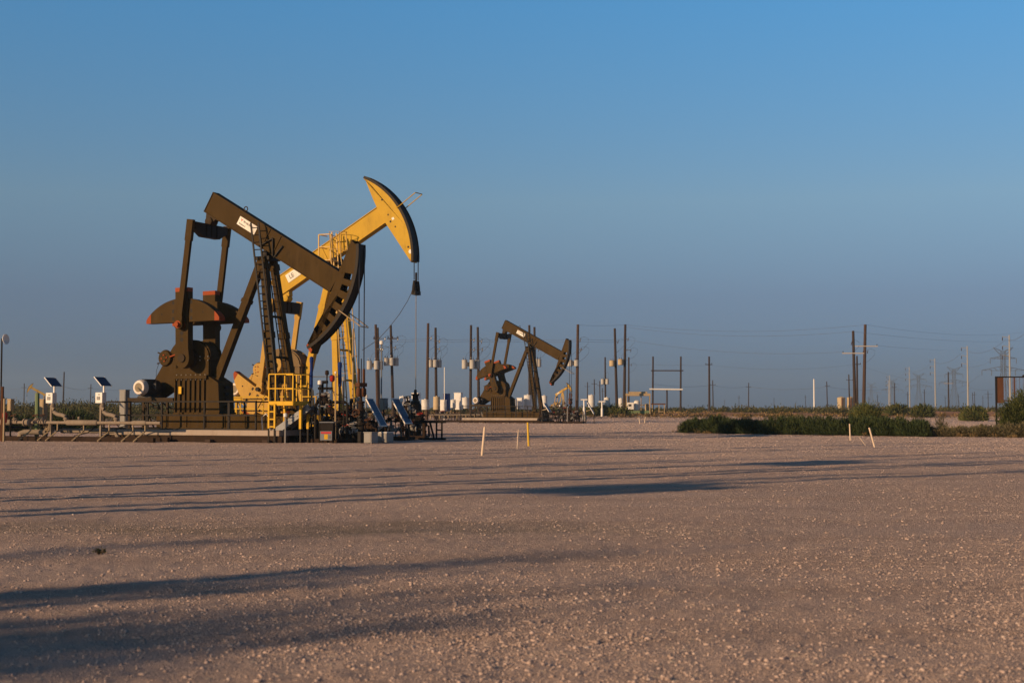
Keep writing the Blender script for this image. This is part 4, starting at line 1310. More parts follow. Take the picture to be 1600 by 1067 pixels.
def solar_panel(label, p0, p1, Y, w, rz=ROT1, group='tilted solar panels by the wellheads'):
    """p0, p1: picture points of the upper and lower corner of the near edge"""
    a, b = W(p0[0], p0[1], Y), W(p1[0], p1[1], Y - 0.2)
    g0 = at((p0[0] + p1[0]) / 2, Y)
    t = thing('solar_panel', label, 'solar panel', g0, rz, group)
    Mi = Matrix.Translation(g0) @ Matrix.Rotation(rz, 4, 'Z')
    a, b = Mi.inverted() @ a, Mi.inverted() @ b
    a.y = b.y = 0
    d = (b - a).normalized()
    n = Vector((0, 1, 0)).cross(d).normalized()
    if n.x < 0: n = -n
    e = Vector((0, w, 0))
    L = (b - a).length
    # cells: a thin plate in its own coordinates so that the cell grid lies in the plate
    X = Matrix((( e.normalized().x, d.x, n.x, a.x), (e.normalized().y, d.y, n.y, a.y), (e.normalized().z, d.z, n.z, a.z), (0, 0, 0, 1)))
    pn = MB().bb(0.02, w - 0.02, 0.02, L - 0.02, -0.012, 0.012).build('cells', M['solar'], t)
    pn.matrix_local = X
    fr = MB()
    for x in (0.0, w):
        fr.bb(x - 0.02, x + 0.02, -0.02, L + 0.02, -0.03, 0.018)
    for y in (0.0, L):
        fr.bb(0.021, w - 0.021, y - 0.02, y + 0.02, -0.03, 0.018)
    f = fr.build('frame', M['white'], t)
    f.matrix_local = X
    c = a.lerp(b, 0.62)
    for q in (0.1, w - 0.1):
        MB().bar((c.x, q, c.z), (c.x - 0.58, q, c.z - 0.18), 0.035, 0.035).build('strut', M['tan'], t)
    MB().bb(c.x - 0.63, c.x - 0.57, w / 2 - 0.03, w / 2 + 0.03, 0, c.z - 0.16).build('post', M['black'], t)
    MB().bb(c.x - 0.63, c.x - 0.57, 0.05, w - 0.05, c.z - 0.22, c.z - 0.162).build('cross_bar', M['black'], t)
    MB().bb(b.x - 0.04, b.x + 0.02, w / 2 - 0.03, w / 2 + 0.03, 0, b.z - 0.03).build('front_post', M['black'], t)
    return t
solar_panel('blue solar panel on struts above the two grey battery boxes', (569.8, 623), (593.7, 665.5), 56.6, 0.52)
solar_panel('blue solar panel on struts right of the battery boxes, farther than the other', (609.6, 623), (632, 661.5), 59.8, 0.62)
solar_panel('small dark solar panel leaning by the distant olive pump jack', (848.8, 630), (857, 643), 134.0, 0.6)
solar_panel('white backed solar panel leaning right of the distant pump jack', (917, 629), (927, 646), 133.0, 0.25)

# dark pipe stand right of the panels
t = thing('pipe_rack', 'low dark pipe rack standing alone right of the second solar panel', 'pipe rack', at(652, 61.0), R(-3))
MB().bb(0.05, 1.25, -0.05, 0.05, 0.0, 0.10).build('base_beam', M['black'], t)
MB().path([(-0.15, 0, 0.78), (1.25, 0, 0.78)], 0.05, 8).build('top_pipe', M['black'], t)
MB().path([(0.55, 0, 0.78), (0.62, 0, 0.5), (0.72, 0, 0.10)], 0.045, 8).build('leg', M['black'], t)
MB().bb(0.80, 0.87, -0.03, 0.03, 0.10, 0.74).build('leg', M['black'], t)
MB().bb(1.03, 1.10, -0.04, 0.04, 0.10, 0.74).build('leg', M['black'], t)
MB().bb(0.872, 1.028, -0.03, 0.03, 0.40, 0.46).build('cross_bar', M['black'], t)
valve(t, (0.25, 0, 0.78), (1, 0, 0), 0.9)
t = thing('chemical_drum', 'dark round topped vessel standing before the small white tanks', 'drum', at(649, 64.6))
MB().lathe((0, 0, 0.35), (0, 0, 1), [(0, 0.25), (0.05, 0.29), (1.15, 0.29), (1.3, 0.2), (1.36, 0.08)], 18).build('vessel', M['black'], t)
for a in range(3):
    MB().bb(0.22 * math.cos(a * 2.1) - 0.03, 0.22 * math.cos(a * 2.1) + 0.03, 0.22 * math.sin(a * 2.1) - 0.03, 0.22 * math.sin(a * 2.1) + 0.03, 0, 0.36).build('leg', M['black'], t)

# ------------------------------------------------------------------ metering pipes on the left
OL = at(80, 58.9)
LR = ROT1
def PL(u, v, z):
    return (u, v, z)
fl = thing('flow_line', 'long dusty pipe run on bent legs along the left edge', 'pipeline', OL, LR)
MB().path([(-4.5, 0, 0.77), (5.6, 0, 0.77)], 0.065, 10).build('main_pipe', M['pipe'], fl)
for a, b, r in ((-4.5, -2.1, 0.13), (0.85, 2.45, 0.115), (4.2, 4.9, 0.10)):
    MB().lathe((a, 0, 0.77), (1, 0, 0), [(0, r * 0.75), (0.05, r), (b - a - 0.05, r), (b - a, r * 0.75)], 14).build('wide_pipe', M['pipe'], fl)
MB().lathe((-1.42, 0, 0.77), (1, 0, 0), [(0, 0.10), (0.04, 0.17), (0.10, 0.17), (0.11, 0.13), (0.30, 0.13), (0.31, 0.17), (0.37, 0.17), (0.41, 0.10)], 14).build('valve_body', M['pipe'], fl)
for u in (-1.05, -0.05, 0.38, 1.75, 3.05, 4.25, 4.85):
    MB().path([(u, 0, 0.74), (u, 0, 0.44), (u - 0.05, -0.10, 0.34), (u - 0.22, -0.45, 0.03)], 0.035, 6).build('leg', M['tan'], fl)
MB().path([(-0.7, 0.5, 0.36), (-1.55, 0.2, 0.36), (-1.75, 0.15, 0.30), (-1.85, 0.1, 0.06)], 0.12, 10).build('lower_pipe', M['pipe'], fl)
MB().lathe((-0.72, 0.5, 0.36), (1, 0.35, 0), [(0, 0.18), (0.06, 0.18), (0.065, 0.10), (0.07, 0.10)], 14).build('flange', M['pipe'], fl)
for v in (-0.25, 0.65):
    MB().bb(-4.6, 5.5, v - 0.08, v + 0.08, 0.0, 0.19).build('skid_beam', M['rust_dark'], fl)
MB().path([(-4.5, 0.9, 0.55), (-2.2, 0.9, 0.55), (-1.7, 0.9, 0.3)], 0.05, 8).build('back_pipe', M['black'], fl)
MB().path([(-0.2, 0.9, 0.42), (2.6, 0.9, 0.42), (2.8, 0.9, 0.1)], 0.10, 8).build('back_pipe', M['pipe'], fl)
MB().path([(3.3, 0.1, 0.75), (3.6, -0.05, 0.58), (4.1, 0, 0.70), (4.9, 0.05, 0.74), (5.3, 0.1, 0.88)], 0.022, 6).build('hose', M['black'], fl)
MB().path([(2.4, 0.2, 0.75), (1.6, 0.4, 0.35), (0.9, 0.4, 0.22)], 0.02, 6).build('hose', M['black'], fl)
for u in (-0.72, -0.35, -1.9):
    valve(fl, (u, 0, 0.80), (1, 0, 0), 0.9, 'pipe', 'rust')
valve(fl, (-0.6, 0.5, 0.60), (0, 0, 1), 1.0, 'tan', 'rust')
valve(fl, (-0.35, 0.5, 0.45), (0, 0, 1), 0.9, 'pipe', 'tan')
for u in (-2.3, -1.9, 1.15, 1.45):
    MB().lathe((u, 0.05, 0.86), (0, 0, 1), [(0, 0.02), (0.05, 0.02), (0.06, 0.06), (0.15, 0.06), (0.16, 0.02)], 10).build('gauge', M[('white', 'black', 'pipe', 'black')[int(u * 10) % 4]], fl)
def meter(label, u):
    o = UV(OL, LR, u, 0.02)
    t = thing('flow_meter', label, 'flow meter', o, LR, 'solar powered flow meters')
    MB().path([(0.10, 0, 1.56), (0.10, 0, 1.38), (0.16, 0, 1.22), (0.32, 0, 1.12), (0.62, 0, 1.07), (0.76, 0, 1.02), (0.80, 0, 0.92), (0.80, 0, 0.80)], 0.085, 10).build('riser', M['pipe'], t)
    for z, x in ((1.44, 0.10), (0.90, 0.80)):
        MB().lathe((x, 0, z), (0, 0, 1), [(0, 0.12), (0.05, 0.12)], 12).build('flange', M['pipe'], t)
    MB().bb(-0.10, -0.02, 0.05, 0.12, 0.2, 1.45).build('support', M['pipe'], t)
    b = MB().bb(-0.18, 0.17, -0.12, 0.14, 1.57, 2.0).build('meter_box', M['white'], t, bevel=0.01)
    MB().bb(-0.10, 0.06, -0.135, -0.122, 1.70, 1.84).build('display', M['grey'], b)
    MB().bb(-0.04, 0.05, -0.135, -0.122, 1.90, 1.93).build('nameplate', M['darkgreen'], b)
    MB().bb(0.10, 0.16, 0.0, 0.06, 2.0, 2.34).build('post', M['white'], t)
    a, bb_ = Vector((-0.10, -0.28, 2.62)), Vector((0.26, -0.28, 2.27))
    d = (bb_ - a).normalized()
    n = Vector((-d.z, 0, d.x))
    X = Matrix(((0, d.x, n.x, a.x), (1, 0, 0, a.y), (0, d.z, n.z, a.z), (0, 0, 0, 1)))
    p = MB().bb(0, 0.6, 0, (bb_ - a).length, -0.012, 0.012).build('solar_cells', M['solar'], t)
    p.matrix_local = X
    f = MB()
    L = (bb_ - a).length
    for x in (-0.012, 0.612):
        f.bb(x - 0.011, x + 0.011, -0.02, L + 0.02, -0.02, 0.016)
    f = f.build('panel_frame', M['white'], t)
    f.matrix_local = X
    return t
meter('white flow meter box with a tilted solar panel, next to the tan cabinet', 0.0)
meter('white flow meter box with a tilted solar panel, nearest the big motor', 2.58)
mast('vent_pipe', 'pale green upright pipe left of the flow meter boxes', 'pipe', 59, 60.0, 0, 2.0, 0.09, 'green')
box_thing('tan_cabinet', 'tan upright cabinet with an orange edge beside the green pipe', 'cabinet', 62.5, 60.4, 0.22, 0.25, 0.85, 1.72, 'tan')
box_thing('tall_cabinet', 'tall tan grey cabinet standing behind the pipe run near the motor', 'cabinet', 187, 60.5, 0.32, 0.28, 0.0, 2.12, 'grey', post=False)
box_thing('small_cabinet', 'small tan cabinet on legs by the left edge of the pipes', 'cabinet', 12, 59.6, 0.20, 0.2, 1.25, 1.72, 'tan')
mast('post', 'rusty brown square post at the far left edge', 'post', 4.5, 58.6, 0, 2.25, 0.06, 'rust')
mast('post', 'short orange lit post at the far left edge of the pipes', 'post', 7.5, 58.0, 0, 1.75, 0.045, 'tan')
mast('hydrant', 'small red valve stand on the pipes at the far left', 'valve', 9, 58.4, 0.75, 1.2, 0.08, 'red')
t = thing('antenna_mast', 'dark antenna mast with a white dish at the left edge', 'antenna', at(2.0, 66))
MB().tube((0, 0, 0), (0, 0, 4.6), 0.04, 8).build('mast', M['black'], t)
MB().lathe((0.05, 0, 4.55), (1, -0.35, 0.1), [(0, 0.05), (0.08, 0.12), (0.16, 0.24), (0.18, 0.24), (0.10, 0.10)], 16).build('dish', M['white'], t)

# ------------------------------------------------------------------ utility poles
def upole(label, top, px_bot, Y, r=0.15, mat='pole', cans=None, canmat='transformer', arms=(), fuses=(), group=None, name='utility_pole', loc=None, height=None):
    """top: picture point of the top; cans: (py_top, py_bottom, [px...]); arms: (py, px0, px1, mat)"""
    b = at(px_bot, Y) if loc is None else Vector(loc)
    t = thing(name, label, 'utility pole', b, 0, group)
    T_ = (W(top[0], top[1], Y) - b) if loc is None else Vector((0, 0, height))
    MB().tube((0, 0, -0.1), T_, r * 1.25, 10, r * 0.92).build('shaft', M[mat], t)
    def on(z):
        return T_ * (z / T_.z)
    if cans:
        z1, z0 = W(0, cans[0], Y).z - b.z, W(0, cans[1], Y).z - b.z
        for k, px in enumerate(cans[2]):
            x = (px - 800) / FPX * Y - b.x
            y = (-0.35, -0.30, 0.30)[k % 3]
            rr = cans[3] / FPX * Y
            c = MB().lathe((x, y, z0), (0, 0, 1), [(0, rr * 0.85), (0.05, rr), (z1 - z0 - 0.12, rr), (z1 - z0 - 0.1, rr * 1.06), (z1 - z0 - 0.04, rr * 1.06), (z1 - z0, rr * 0.6)], 16)
            c.bar((x, y, (z0 + z1) / 2), (on((z0 + z1) / 2).x, 0, (z0 + z1) / 2), 0.08, 0.5)
            o = c.build('transformer', M[canmat], t)
            for q in (-0.12, 0.12):
                MB().lathe((x + q, y, z1 - 0.02), (q, 0, 1), [(0, 0.03), (0.05, 0.05), (0.10, 0.03), (0.15, 0.05), (0.20, 0.03), (0.28, 0.015)], 8).build('bushing', M['porcelain'], o)
            MB().path([(x + 0.12, y, z1 + 0.25), (x + 0.3, y, z1 + 0.7), (on(z1 + 1.3).x + 0.5, y, z1 + 1.3)], 0.012, 5).build('lead_wire', M['wire_dark'], o)
    for py, p0, p1, am in arms:
        z = W(0, py, Y).z - b.z
        x0, x1 = (p0 - 800) / FPX * Y - b.x, (p1 - 800) / FPX * Y - b.x
        a = MB().bb(x0, x1, -0.22, -0.10, z - 0.06, z + 0.06).build('crossarm', M[am], t)
        for x in (x0 + 0.1, (x0 + x1) / 2, x1 - 0.1):
            MB().lathe((x, -0.16, z + 0.06), (0, 0, 1), [(0, 0.03), (0.06, 0.06), (0.12, 0.03), (0.18, 0.06), (0.22, 0.02)], 8).build('insulator', M['porcelain'], a)
    for py, px in fuses:
        z = W(0, py, Y).z - b.z
        x = (px - 800) / FPX * Y - b.x
        p = on(z)
        f = MB().bar((p.x, -0.1, z), (x, -0.15, z), 0.07, 0.07)
        f.build('bracket', M['wire_dark'], t)
        MB().lathe((x, -0.15, z - 0.28), (0.25, 0, 1), [(0, 0.03), (0.06, 0.06), (0.14, 0.035), (0.22, 0.06), (0.30, 0.035), (0.4, 0.05), (0.46, 0.02)], 8).build('fuse_cutout', M['porcelain'], t)
        MB().path([(x, -0.15, z + 0.2), (x + 0.55, -0.2, z + 0.35), (x + 1.0, -0.2, z + 0.1), (x + 0.95, -0.2, z - 0.45), (x + 0.45, -0.2, z - 1.0), (p.x + 0.1, -0.2, z - 1.5)], 0.014, 4).build('jumper_wire', M['wire_dark'], t)
    return t
GP = 'utility poles with transformers along the pad'
upole('brown utility pole with three grey transformers, leftmost of the pole row', (587, 507), 591, 165, 0.16, 'pole_brown', (563.5, 577.5, [577.5, 588.5, 594], 4.1), fuses=((545, 594), (546, 597)), arms=((529, 583, 593, 'pole'),), group=GP)
upole('dark utility pole close behind the leftmost transformer pole', (590.3, 512), 593, 168, 0.13, 'pole', group=GP, fuses=((529, 601),))
upole('leaning dark utility pole with three grey transformers, second from left', (610.5, 508), 615, 166, 0.15, 'pole', (559, 571.5, [604, 612.5, 618.5], 4.0), fuses=((543, 617), (529, 621)), arms=((529, 605, 622, 'pole'),), group=GP)
upole('bare brown utility pole just left of a pole with transformers', (669, 505), 667, 164, 0.16, 'pole_brown', fuses=((528, 673),), group=GP)
upole('dark utility pole with three transformers, right of a bare brown pole', (680.5, 512), 682, 166, 0.15, 'pole', (562, 574, [672.8, 680, 686], 3.9), fuses=((533, 686), (545, 686)), group=GP)
upole('dark utility pole with two grey transformers left of the distant pump jack', (736, 508), 735, 165, 0.15, 'pole', (562, 576.5, [726, 738, 746], 4.2), fuses=((531, 740), (546, 740)), group=GP)
upole('dark utility pole just left of the distant pump jack counterweights', (746.5, 511), 748.5, 167, 0.15, 'pole', fuses=((533, 752), (546, 753)), group=GP)
upole('dark utility pole behind the beam of the distant pump jack', (827, 508), 828, 168, 0.15, 'pole', group=GP)
upole('dark utility pole with a transformer showing below the distant beam', (835, 511), 837, 170, 0.15, 'pole', (561, 573.5, [838, 842], 3.8), fuses=((545, 841),), group=GP)
upole('brown utility pole with two transformers right of the distant horse head', (903, 507), 901, 165, 0.17, 'pole_brown', (562.5, 572.5, [890.5, 900.5], 4.0), fuses=((531, 906), (546, 907)), group=GP)
upole('dark utility pole with a tan transformer, left one of a close pair', (960.5, 513), 964, 195, 0.17, 'pole', (563, 572.5, [956], 4.2), 'tantank', fuses=((534, 965),), group=GP)
upole('tall dark utility pole with a tan transformer beside the open metering skid', (977, 507), 975, 199, 0.18, 'pole', (561, 570.5, [969.5], 4.2), 'tantank', fuses=((530, 981), (547, 985)), group=GP)
upole('thin utility pole with two small transformers behind the tan transformers', (945.5, 558), 946, 262, 0.15, 'pole', (592, 600.5, [941.5, 948.5], 2.8), group=GP)
upole('thin dark utility pole between the metering skid and the tall pole pair', (982.5, 558), 982, 262, 0.15, 'pole', fuses=((570, 986),))
t = thing('pole_frame', 'two pole H shaped frame with a dark bar and a white pipe across', 'pole frame', at(1042, 262))
def lx(px): return (px - 1042) / FPX * 262
def lz(py): return W(0, py, 262).z - t.location.z
for px, pt in ((1019.5, 1020.5), (1063, 1064)):
    MB().tube((lx(px), 0, -0.1), (lx(pt), 0, lz(557)), 0.19, 10, 0.15).build('pole', M['pole'], t)
MB().tube((lx(1042), 0, -0.1), (lx(1042), 0, lz(609)), 0.14, 8).build('post', M['pole'], t)
MB().bb(lx(1017), lx(1067.5), -0.36, -0.24, lz(580), lz(578.2)).build('cross_bar', M['pole'], t)
MB().tube((lx(1014.5), -0.45, lz(608)), (lx(1066), -0.45, lz(608.6)), 0.15, 10).build('white_pipe', M['white'], t)
upole('single dark utility pole right of the H shaped pole frame', (1108, 557), 1108, 262, 0.17, 'pole', arms=((569.5, 1102, 1113, 'pole'),))
upole('dark utility pole with a white crossarm, left one of the tall right hand pair', (1333, 517), 1335.5, 178, 0.17, 'pole', arms=((552, 1316, 1350, 'crossarm'),), fuses=((536, 1330),))
upole('tallest brown utility pole with a white crossarm, right one of the right hand pair', (1352, 507), 1348.5, 186, 0.19, 'pole_brown', arms=((541, 1332, 1371.5, 'crossarm'),), fuses=((549, 1355),))
upole('shorter dark utility pole close behind the two with white crossarms', (1339, 556), 1339, 262, 0.17, 'pole', arms=((569, 1332, 1345, 'pole'),))
GF = 'distant utility poles along the horizon'
far = [(38, 599), (141.5, 600), (885.6, 598), (917.5, 597), (928.7, 592.5), (937.7, 595), (942, 606), (1114, 594), (1132, 624), (1154, 618), (1169, 598), (1209, 621), (1258.5, 617), (1292.5, 596), (1327, 585), (1357.7, 620), (1370.5, 616), (1397, 598), (1417.5, 612), (1444, 608), (1477, 618), (1498, 616), (1520, 613), (1522.5, 612), (1535, 618), (1590, 612), (1595, 612)]
for k, (px, py) in enumerate(far):
    Y = 9.7 * FPX / (640 - py)
    upole('thin dark distant utility pole standing on the horizon', (px + 0.9 * math.sin(k * 7.1), py), px, Y, 0.17, 'pole', arms=((py + (640 - py) * 0.16, px - 0.9 * FPX / Y, px + 0.9 * FPX / Y, 'pole'),), group=GF)
upole('dark distant utility pole behind the first flow meter panel', (100.3, 581), 99, 9.7 * FPX / 59, 0.17, 'pole')
upole('distant utility pole with a wide pale crossarm at the right', (1481.7, 581), 1481.5, 9.7 * FPX / 59, 0.17, 'pole', arms=((599, 1474, 1489, 'crossarm'),))
upole('distant utility pole with two crossarms near the white pickup truck', (1543.6, 611), 1543.6, 720, 0.17, 'pole', arms=((616, 1538, 1550, 'pole'), (621, 1539, 1549, 'pole')))
upole('pale white painted pole alone on the horizon', (1271.7, 592), 1271.7, 420, 0.20, 'white', name='white_pole')
GS = 'tall pale steel line poles receding to the right'
for px, py in ((1578, 526), (1512, 543), (1461, 562), (1421, 575), (1390, 588), (1388, 596)):
    Y = 27.5 * FPX / (640 - py)
    b = at(px, Y)
    t = thing('steel_pole', 'tall pale tapered steel power pole in the receding line', 'steel pole', b, 0, GS)
    MB().tube((0, 0, -0.2), (0, 0, 29), 0.44, 10, 0.24).build('shaft', M['steelpole'], t)
    for z in (28, 24.5, 21):
        a = MB().bar((-0.3, 0, z), (-2.6, 0, z + 0.4), 0.2, 0.2).build('arm', M['steelpole'], t)
        MB().lathe((-2.6, 0, z + 0.3), (0, 0, -1), [(0, 0.05), (0.3, 0.18), (1.3, 0.18), (1.5, 0.05)], 8).build('insulator', M['porcelain'], a)

# ------------------------------------------------------------------ lattice towers
def lattice(label, px, Y, group):
    t = thing('lattice_tower', label, 'pylon', at(px, Y), R(4), group)
    H = 38.0
    w = lambda z: 4.2 - (4.2 - 1.15) * min(1, z / 24.0)
    cs = [(-1, -1), (1, -1), (1, 1), (-1, 1)]
    lev = [0, 7, 13, 18, 22, 25.5, 29, 32, 35, H]
    m = MB()
    for i in range(len(lev) - 1):
        a, b = lev[i], lev[i + 1]
        for k in range(4):
            p, q = cs[k], cs[(k + 1) % 4]
            A = lambda c, z: (c[0] * w(z), c[1] * w(z), z)
            m.bar(A(p, a), A(p, b), 0.19, 0.19)
            m.bar(A(p, a), A(q, b), 0.09, 0.09)
            m.bar(A(q, a), A(p, b), 0.09, 0.09)
            m.bar(A(p, b), A(q, b), 0.09, 0.09)
    m.build('body', M['lattice'], t)
    for z, L, up in ((33, 8.5, 1.8), (25.5, 14.0, 2.8)):
        m = MB()
        for y in (-1, 1):
            for s in (-1, 1):
                m.bar((s * 1.1, y * 1.1, z), (s * L, 0, z + 0.2), 0.2, 0.2)
                m.bar((s * 1.1, y * 1.1, z + up), (s * L, 0, z + 0.25), 0.2, 0.2)
                n = 4
                for i in range(n):
                    f, g_ = i / n, (i + 0.5) / n
                    m.bar((s * (1.1 + (L - 1.1) * f), y * 1.1 * (1 - f), z + 0.2 * f), (s * (1.1 + (L - 1.1) * g_), y * 1.1 * (1 - g_), z + up * (1 - g_) + 0.25 * g_), 0.12, 0.12)
        a = m.build('crossarm', M['lattice'], t)
        for s in (-1, 1):
            for f in ((1.0, 0.55) if L > 10 else (1.0,)):
                MB().lathe((s * L * f, 0, z + 0.1), (0, 0, -1), [(0, 0.06), (0.3, 0.20), (3.0, 0.20), (3.3, 0.06)], 8).build('insulator', M['lattice'], a)
    m = MB()
    for s in (-1, 1):
        for y in (-1, 1):
            m.bar((s * 1.1, y * 1.1, 35), (s * 6.5, 0, H + 2.2), 0.18, 0.18)
            m.bar((s * 1.1, y * 1.1, H), (s * 6.5, 0, H + 2.2), 0.18, 0.18)
    m.build('peak_arms', M['lattice'], t)
    return t
GL = 'lattice pylons receding to the right'
tw = lattice('lattice power pylon, nearest and largest of the receding row', 1568, 900, GL)
for px, py, lab in ((1490.5, 575, 'lattice power pylon, second largest of the receding row'), (1435, 584.5, 'lattice power pylon, middle one of the receding row'), (1394, 593, 'lattice power pylon, fourth of the receding row and faint'), (1361, 599, 'lattice power pylon, smallest and farthest of the receding row')):
    c = copy_tree(tw)
    Y = 38.2 * FPX / (640 - py)
    c.location = at(px, Y)
    c['label'] = lab

# ------------------------------------------------------------------ wires
def wire(label, pts, sag, r=0.011, mat='wire', group='power lines'):
    P3 = [W(*p) for p in pts]
    m = MB()
    for a, b, s in zip(P3[:-1], P3[1:], sag):
        n = 14
        m.path([a.lerp(b, k / n) - Vector((0, 0, s * 4 * (k / n) * (1 - k / n))) for k in range(n + 1)], r, 4)
    o = m.build('power_line', M[mat], None)
    return tag(o, label, 'power line', group)
A_ = [(584, 530, 165), (669, 529, 164), (736, 530, 165), (827, 530, 168), (903, 530, 165), (977, 530, 199)]
wire('pair of faint wires strung along the transformer poles', A_ + [(1318, 550, 178)], (0.12, 0.12, 0.15, 0.12, 0.1, 0.9))
wire('faint lower wire strung along the transformer poles', [(p[0], p[1] + 3.2, p[2]) for p in A_], (0.12,) * 5)
wire('faint top wire from the tall dark pole to the tallest brown pole', [(903, 508, 165), (977, 507.5, 199), (1352, 507.5, 186), (1600, 519, 330)], (0.1, 0.9, 1.0))
wire('faint second wire just below the top wire', [(977, 511, 199), (1333, 518, 178), (1600, 532, 330)], (0.9, 0.7))
wire('faint wire from the white crossarm to the first steel pole', [(1371, 540, 186), (1512, 546, 640), (1600, 543, 500)], (0.5, 1.2))
wire('faint wire along the H shaped frame and thin poles', [(945.5, 569, 262), (982.5, 569, 262), (1020.5, 569, 262), (1064, 570, 262), (1108, 570, 262), (1339, 569, 262), (1481, 600, 366)], (0.1, 0.1, 0.15, 0.15, 0.9, 0.9))
wire('faint low wires over the distant poles at the middle', [(1020, 600, 400), (1114, 602, 460), (1169, 604, 513), (1292.5, 604, 490), (1397, 606, 513)], (0.6, 0.6, 1.0, 1.0), 0.03)
wire('faint wires strung between distant poles on the left horizon', [(0, 604, 560), (38, 606, 526), (100, 604, 365), (141.5, 607, 540), (240, 606, 600)], (0.6, 0.6, 0.6, 0.8), 0.03)
wire('long sagging wires between the lattice pylons', [(1607, 585, 880), (1517, 606, 1310), (1459, 613, 1540), (1412, 618, 1810), (1380, 621, 2070)], (5, 5, 5, 5), 0.07, 'wire_dark')
wire('long sagging left side wires between the lattice pylons', [(1532, 585, 880), (1467, 606, 1310), (1410, 613, 1540), (1376, 618, 1810), (1345, 621, 2070)], (5, 5, 5, 5), 0.07, 'wire_dark')
wire('top shield wire between the lattice pylons', [(1584, 540, 880), (1501, 573, 1310), (1444, 584, 1540), (1400, 592, 1810)], (5, 5, 5), 0.06, 'wire_dark')
wire('sagging wires between the pale steel poles', [(1600, 522, 430), (1572, 530, 540), (1507, 547, 640), (1457, 565, 790), (1417, 578, 950), (1387, 590, 1190)], (1, 3, 3, 3, 3), 0.05, 'wire')
# signal cable hanging from the yellow jack's bridle
mt_ = (Matrix.Translation(O2) @ Matrix.Rotation(R(-24), 4, 'Z')).inverted()
MB().path([mt_ @ W(*p) for p in ((645.5, 452, 66.2), (637, 470, 66.4), (624, 491, 66.7), (607, 513, 67.1), (589, 532, 67.5), (566, 547, 68))], 0.014, 5).build('signal_cable', M['cable'], jack2)

# ------------------------------------------------------------------ small white tanks and boxes behind
def tank(label, x0, x1, y0, y1, Y, mat='polytank', stand=True, group=None):
    b = at((x0 + x1) / 2, Y)
    r = (x1 - x0) / 2 / FPX * Y
    z1, z0 = W(0, y0, Y).z - b.z, W(0, y1, Y).z - b.z
    t = thing('chemical_tank', label, 'tank', b, 0, group)
    h = z1 - z0
    m = MB().lathe((0, 0, z0), (0, 0, 1), [(0, r * 0.97), (0.04, r), (h * 0.30, r), (h * 0.32, r * 1.02), (h * 0.36, r * 1.02), (h * 0.38, r), (h * 0.95, r), (h * 0.97, r * 1.02), (h * 0.985, r * 1.02), (h * 0.99, r * 0.9), (h, r * 0.25)], 22)
    m.build('vessel', M[mat], t)
    MB().lathe((0, 0, z1 - 0.01), (0, 0, 1), [(0, r * 0.24), (0.08, r * 0.24)], 14).build('hatch', M[mat], t)
    if z0 > 0.12:
        for a in range(4):
            x, y = r * 0.7 * math.cos(a * 1.571 + 0.78), r * 0.7 * math.sin(a * 1.571 + 0.78)
            MB().bb(x - 0.04, x + 0.04, y - 0.04, y + 0.04, 0, z0 - 0.06).build('leg', M['rust_dark'], t)
        MB().bb(-r * 0.85, r * 0.85, -r * 0.85, r * 0.85, z0 - 0.058, z0 - 0.003).build('stand_top', M['rust_dark'], t)
    return t
def wbox(label, x0, x1, y0, y1, Y, mat='white', d=0.9, name='equipment_box'):
    b = at((x0 + x1) / 2, Y)
    w = (x1 - x0) / FPX * Y
    z1, z0 = W(0, y0, Y).z - b.z, W(0, y1, Y).z - b.z
    z0 = max(z0, 0.0)
    t = thing(name, label, 'box', b, R(-14))
    MB().bb(-w / 2, w / 2, -d / 2, d / 2, z0, z1).build('body', M[mat], t, bevel=0.02)
    MB().bb(-w * 0.38, w * 0.38, -d / 2 - 0.03, -d / 2 - 0.003, z0 + (z1 - z0) * 0.12, z0 + (z1 - z0) * 0.85).build('door', M[mat], t)
    MB().bb(-w / 2 - 0.04, w / 2 + 0.04, -d / 2 - 0.05, d / 2 + 0.04, z1 + 0.003, z1 + 0.05).build('roof', M[mat], t)
    if z0 > 0.15:
        for x in (-w * 0.35, w * 0.35):
            MB().bb(x - 0.04, x + 0.04, -0.04, 0.04, 0, z0 - 0.003).build('leg', M['rust_dark'], t)
    return t
YB = 158.0
tank('white tank with a shaded neighbour, leftmost of the small tanks', 624, 634.5, 619, 634, YB)
tank('white tank half hidden behind the leftmost one', 634.8, 641.5, 620, 633, YB + 3)
tank('white tank under the bare brown utility pole', 658.5, 671, 624, 640, YB - 4)
tank('tan white tank at the foot of a transformer pole', 677, 687.5, 619.5, 640, YB - 2, 'tantank')
tank('short white tank right of the tall white cabinet', 704, 712.5, 624.5, 637, YB)
tank('domed white tank left of the distant pump jack motor', 722, 733, 621, 638, YB)
tank('white tank seen between the legs of the distant pump jack', 818.5, 831, 617, 640, YB + 6)
tank('squat white tank left of the one between the pump legs', 800, 808, 624, 638, YB + 4)
tank('white tank just right of the distant pump jack legs', 846, 855, 618, 636, YB + 10)
tank('tall cream tank right of the distant horse head', 919, 929.5, 617, 636, 190, 'polytank')
tank('grey white tank below the thin transformer pole', 943.5, 953, 621, 637, 192, 'polytank')
tank('white tank in front of the thin pole pair', 966, 974, 622, 640, 205)
wbox('white box raised on a thin mast right of the shaded tank', 645, 655.5, 614.5, 623, YB - 6)
wbox('tall white cabinet with a pale mast behind it', 689.5, 696.5, 625, 642, YB)
wbox('dark blue box standing behind the tall white cabinet', 694, 702, 615.5, 642, YB + 8, 'blue')
wbox('tallest white box behind the short white tank', 711, 722, 614, 640, YB + 4)
wbox('low white box left of the domed tank', 714, 720, 627, 640, YB - 8)
wbox('white box right of the squat tank', 809, 817, 622, 639, YB + 5)
wbox('pale box at the foot of the distant valve skid', 910, 916.5, 650, 656, 150, 'grey', 0.4)
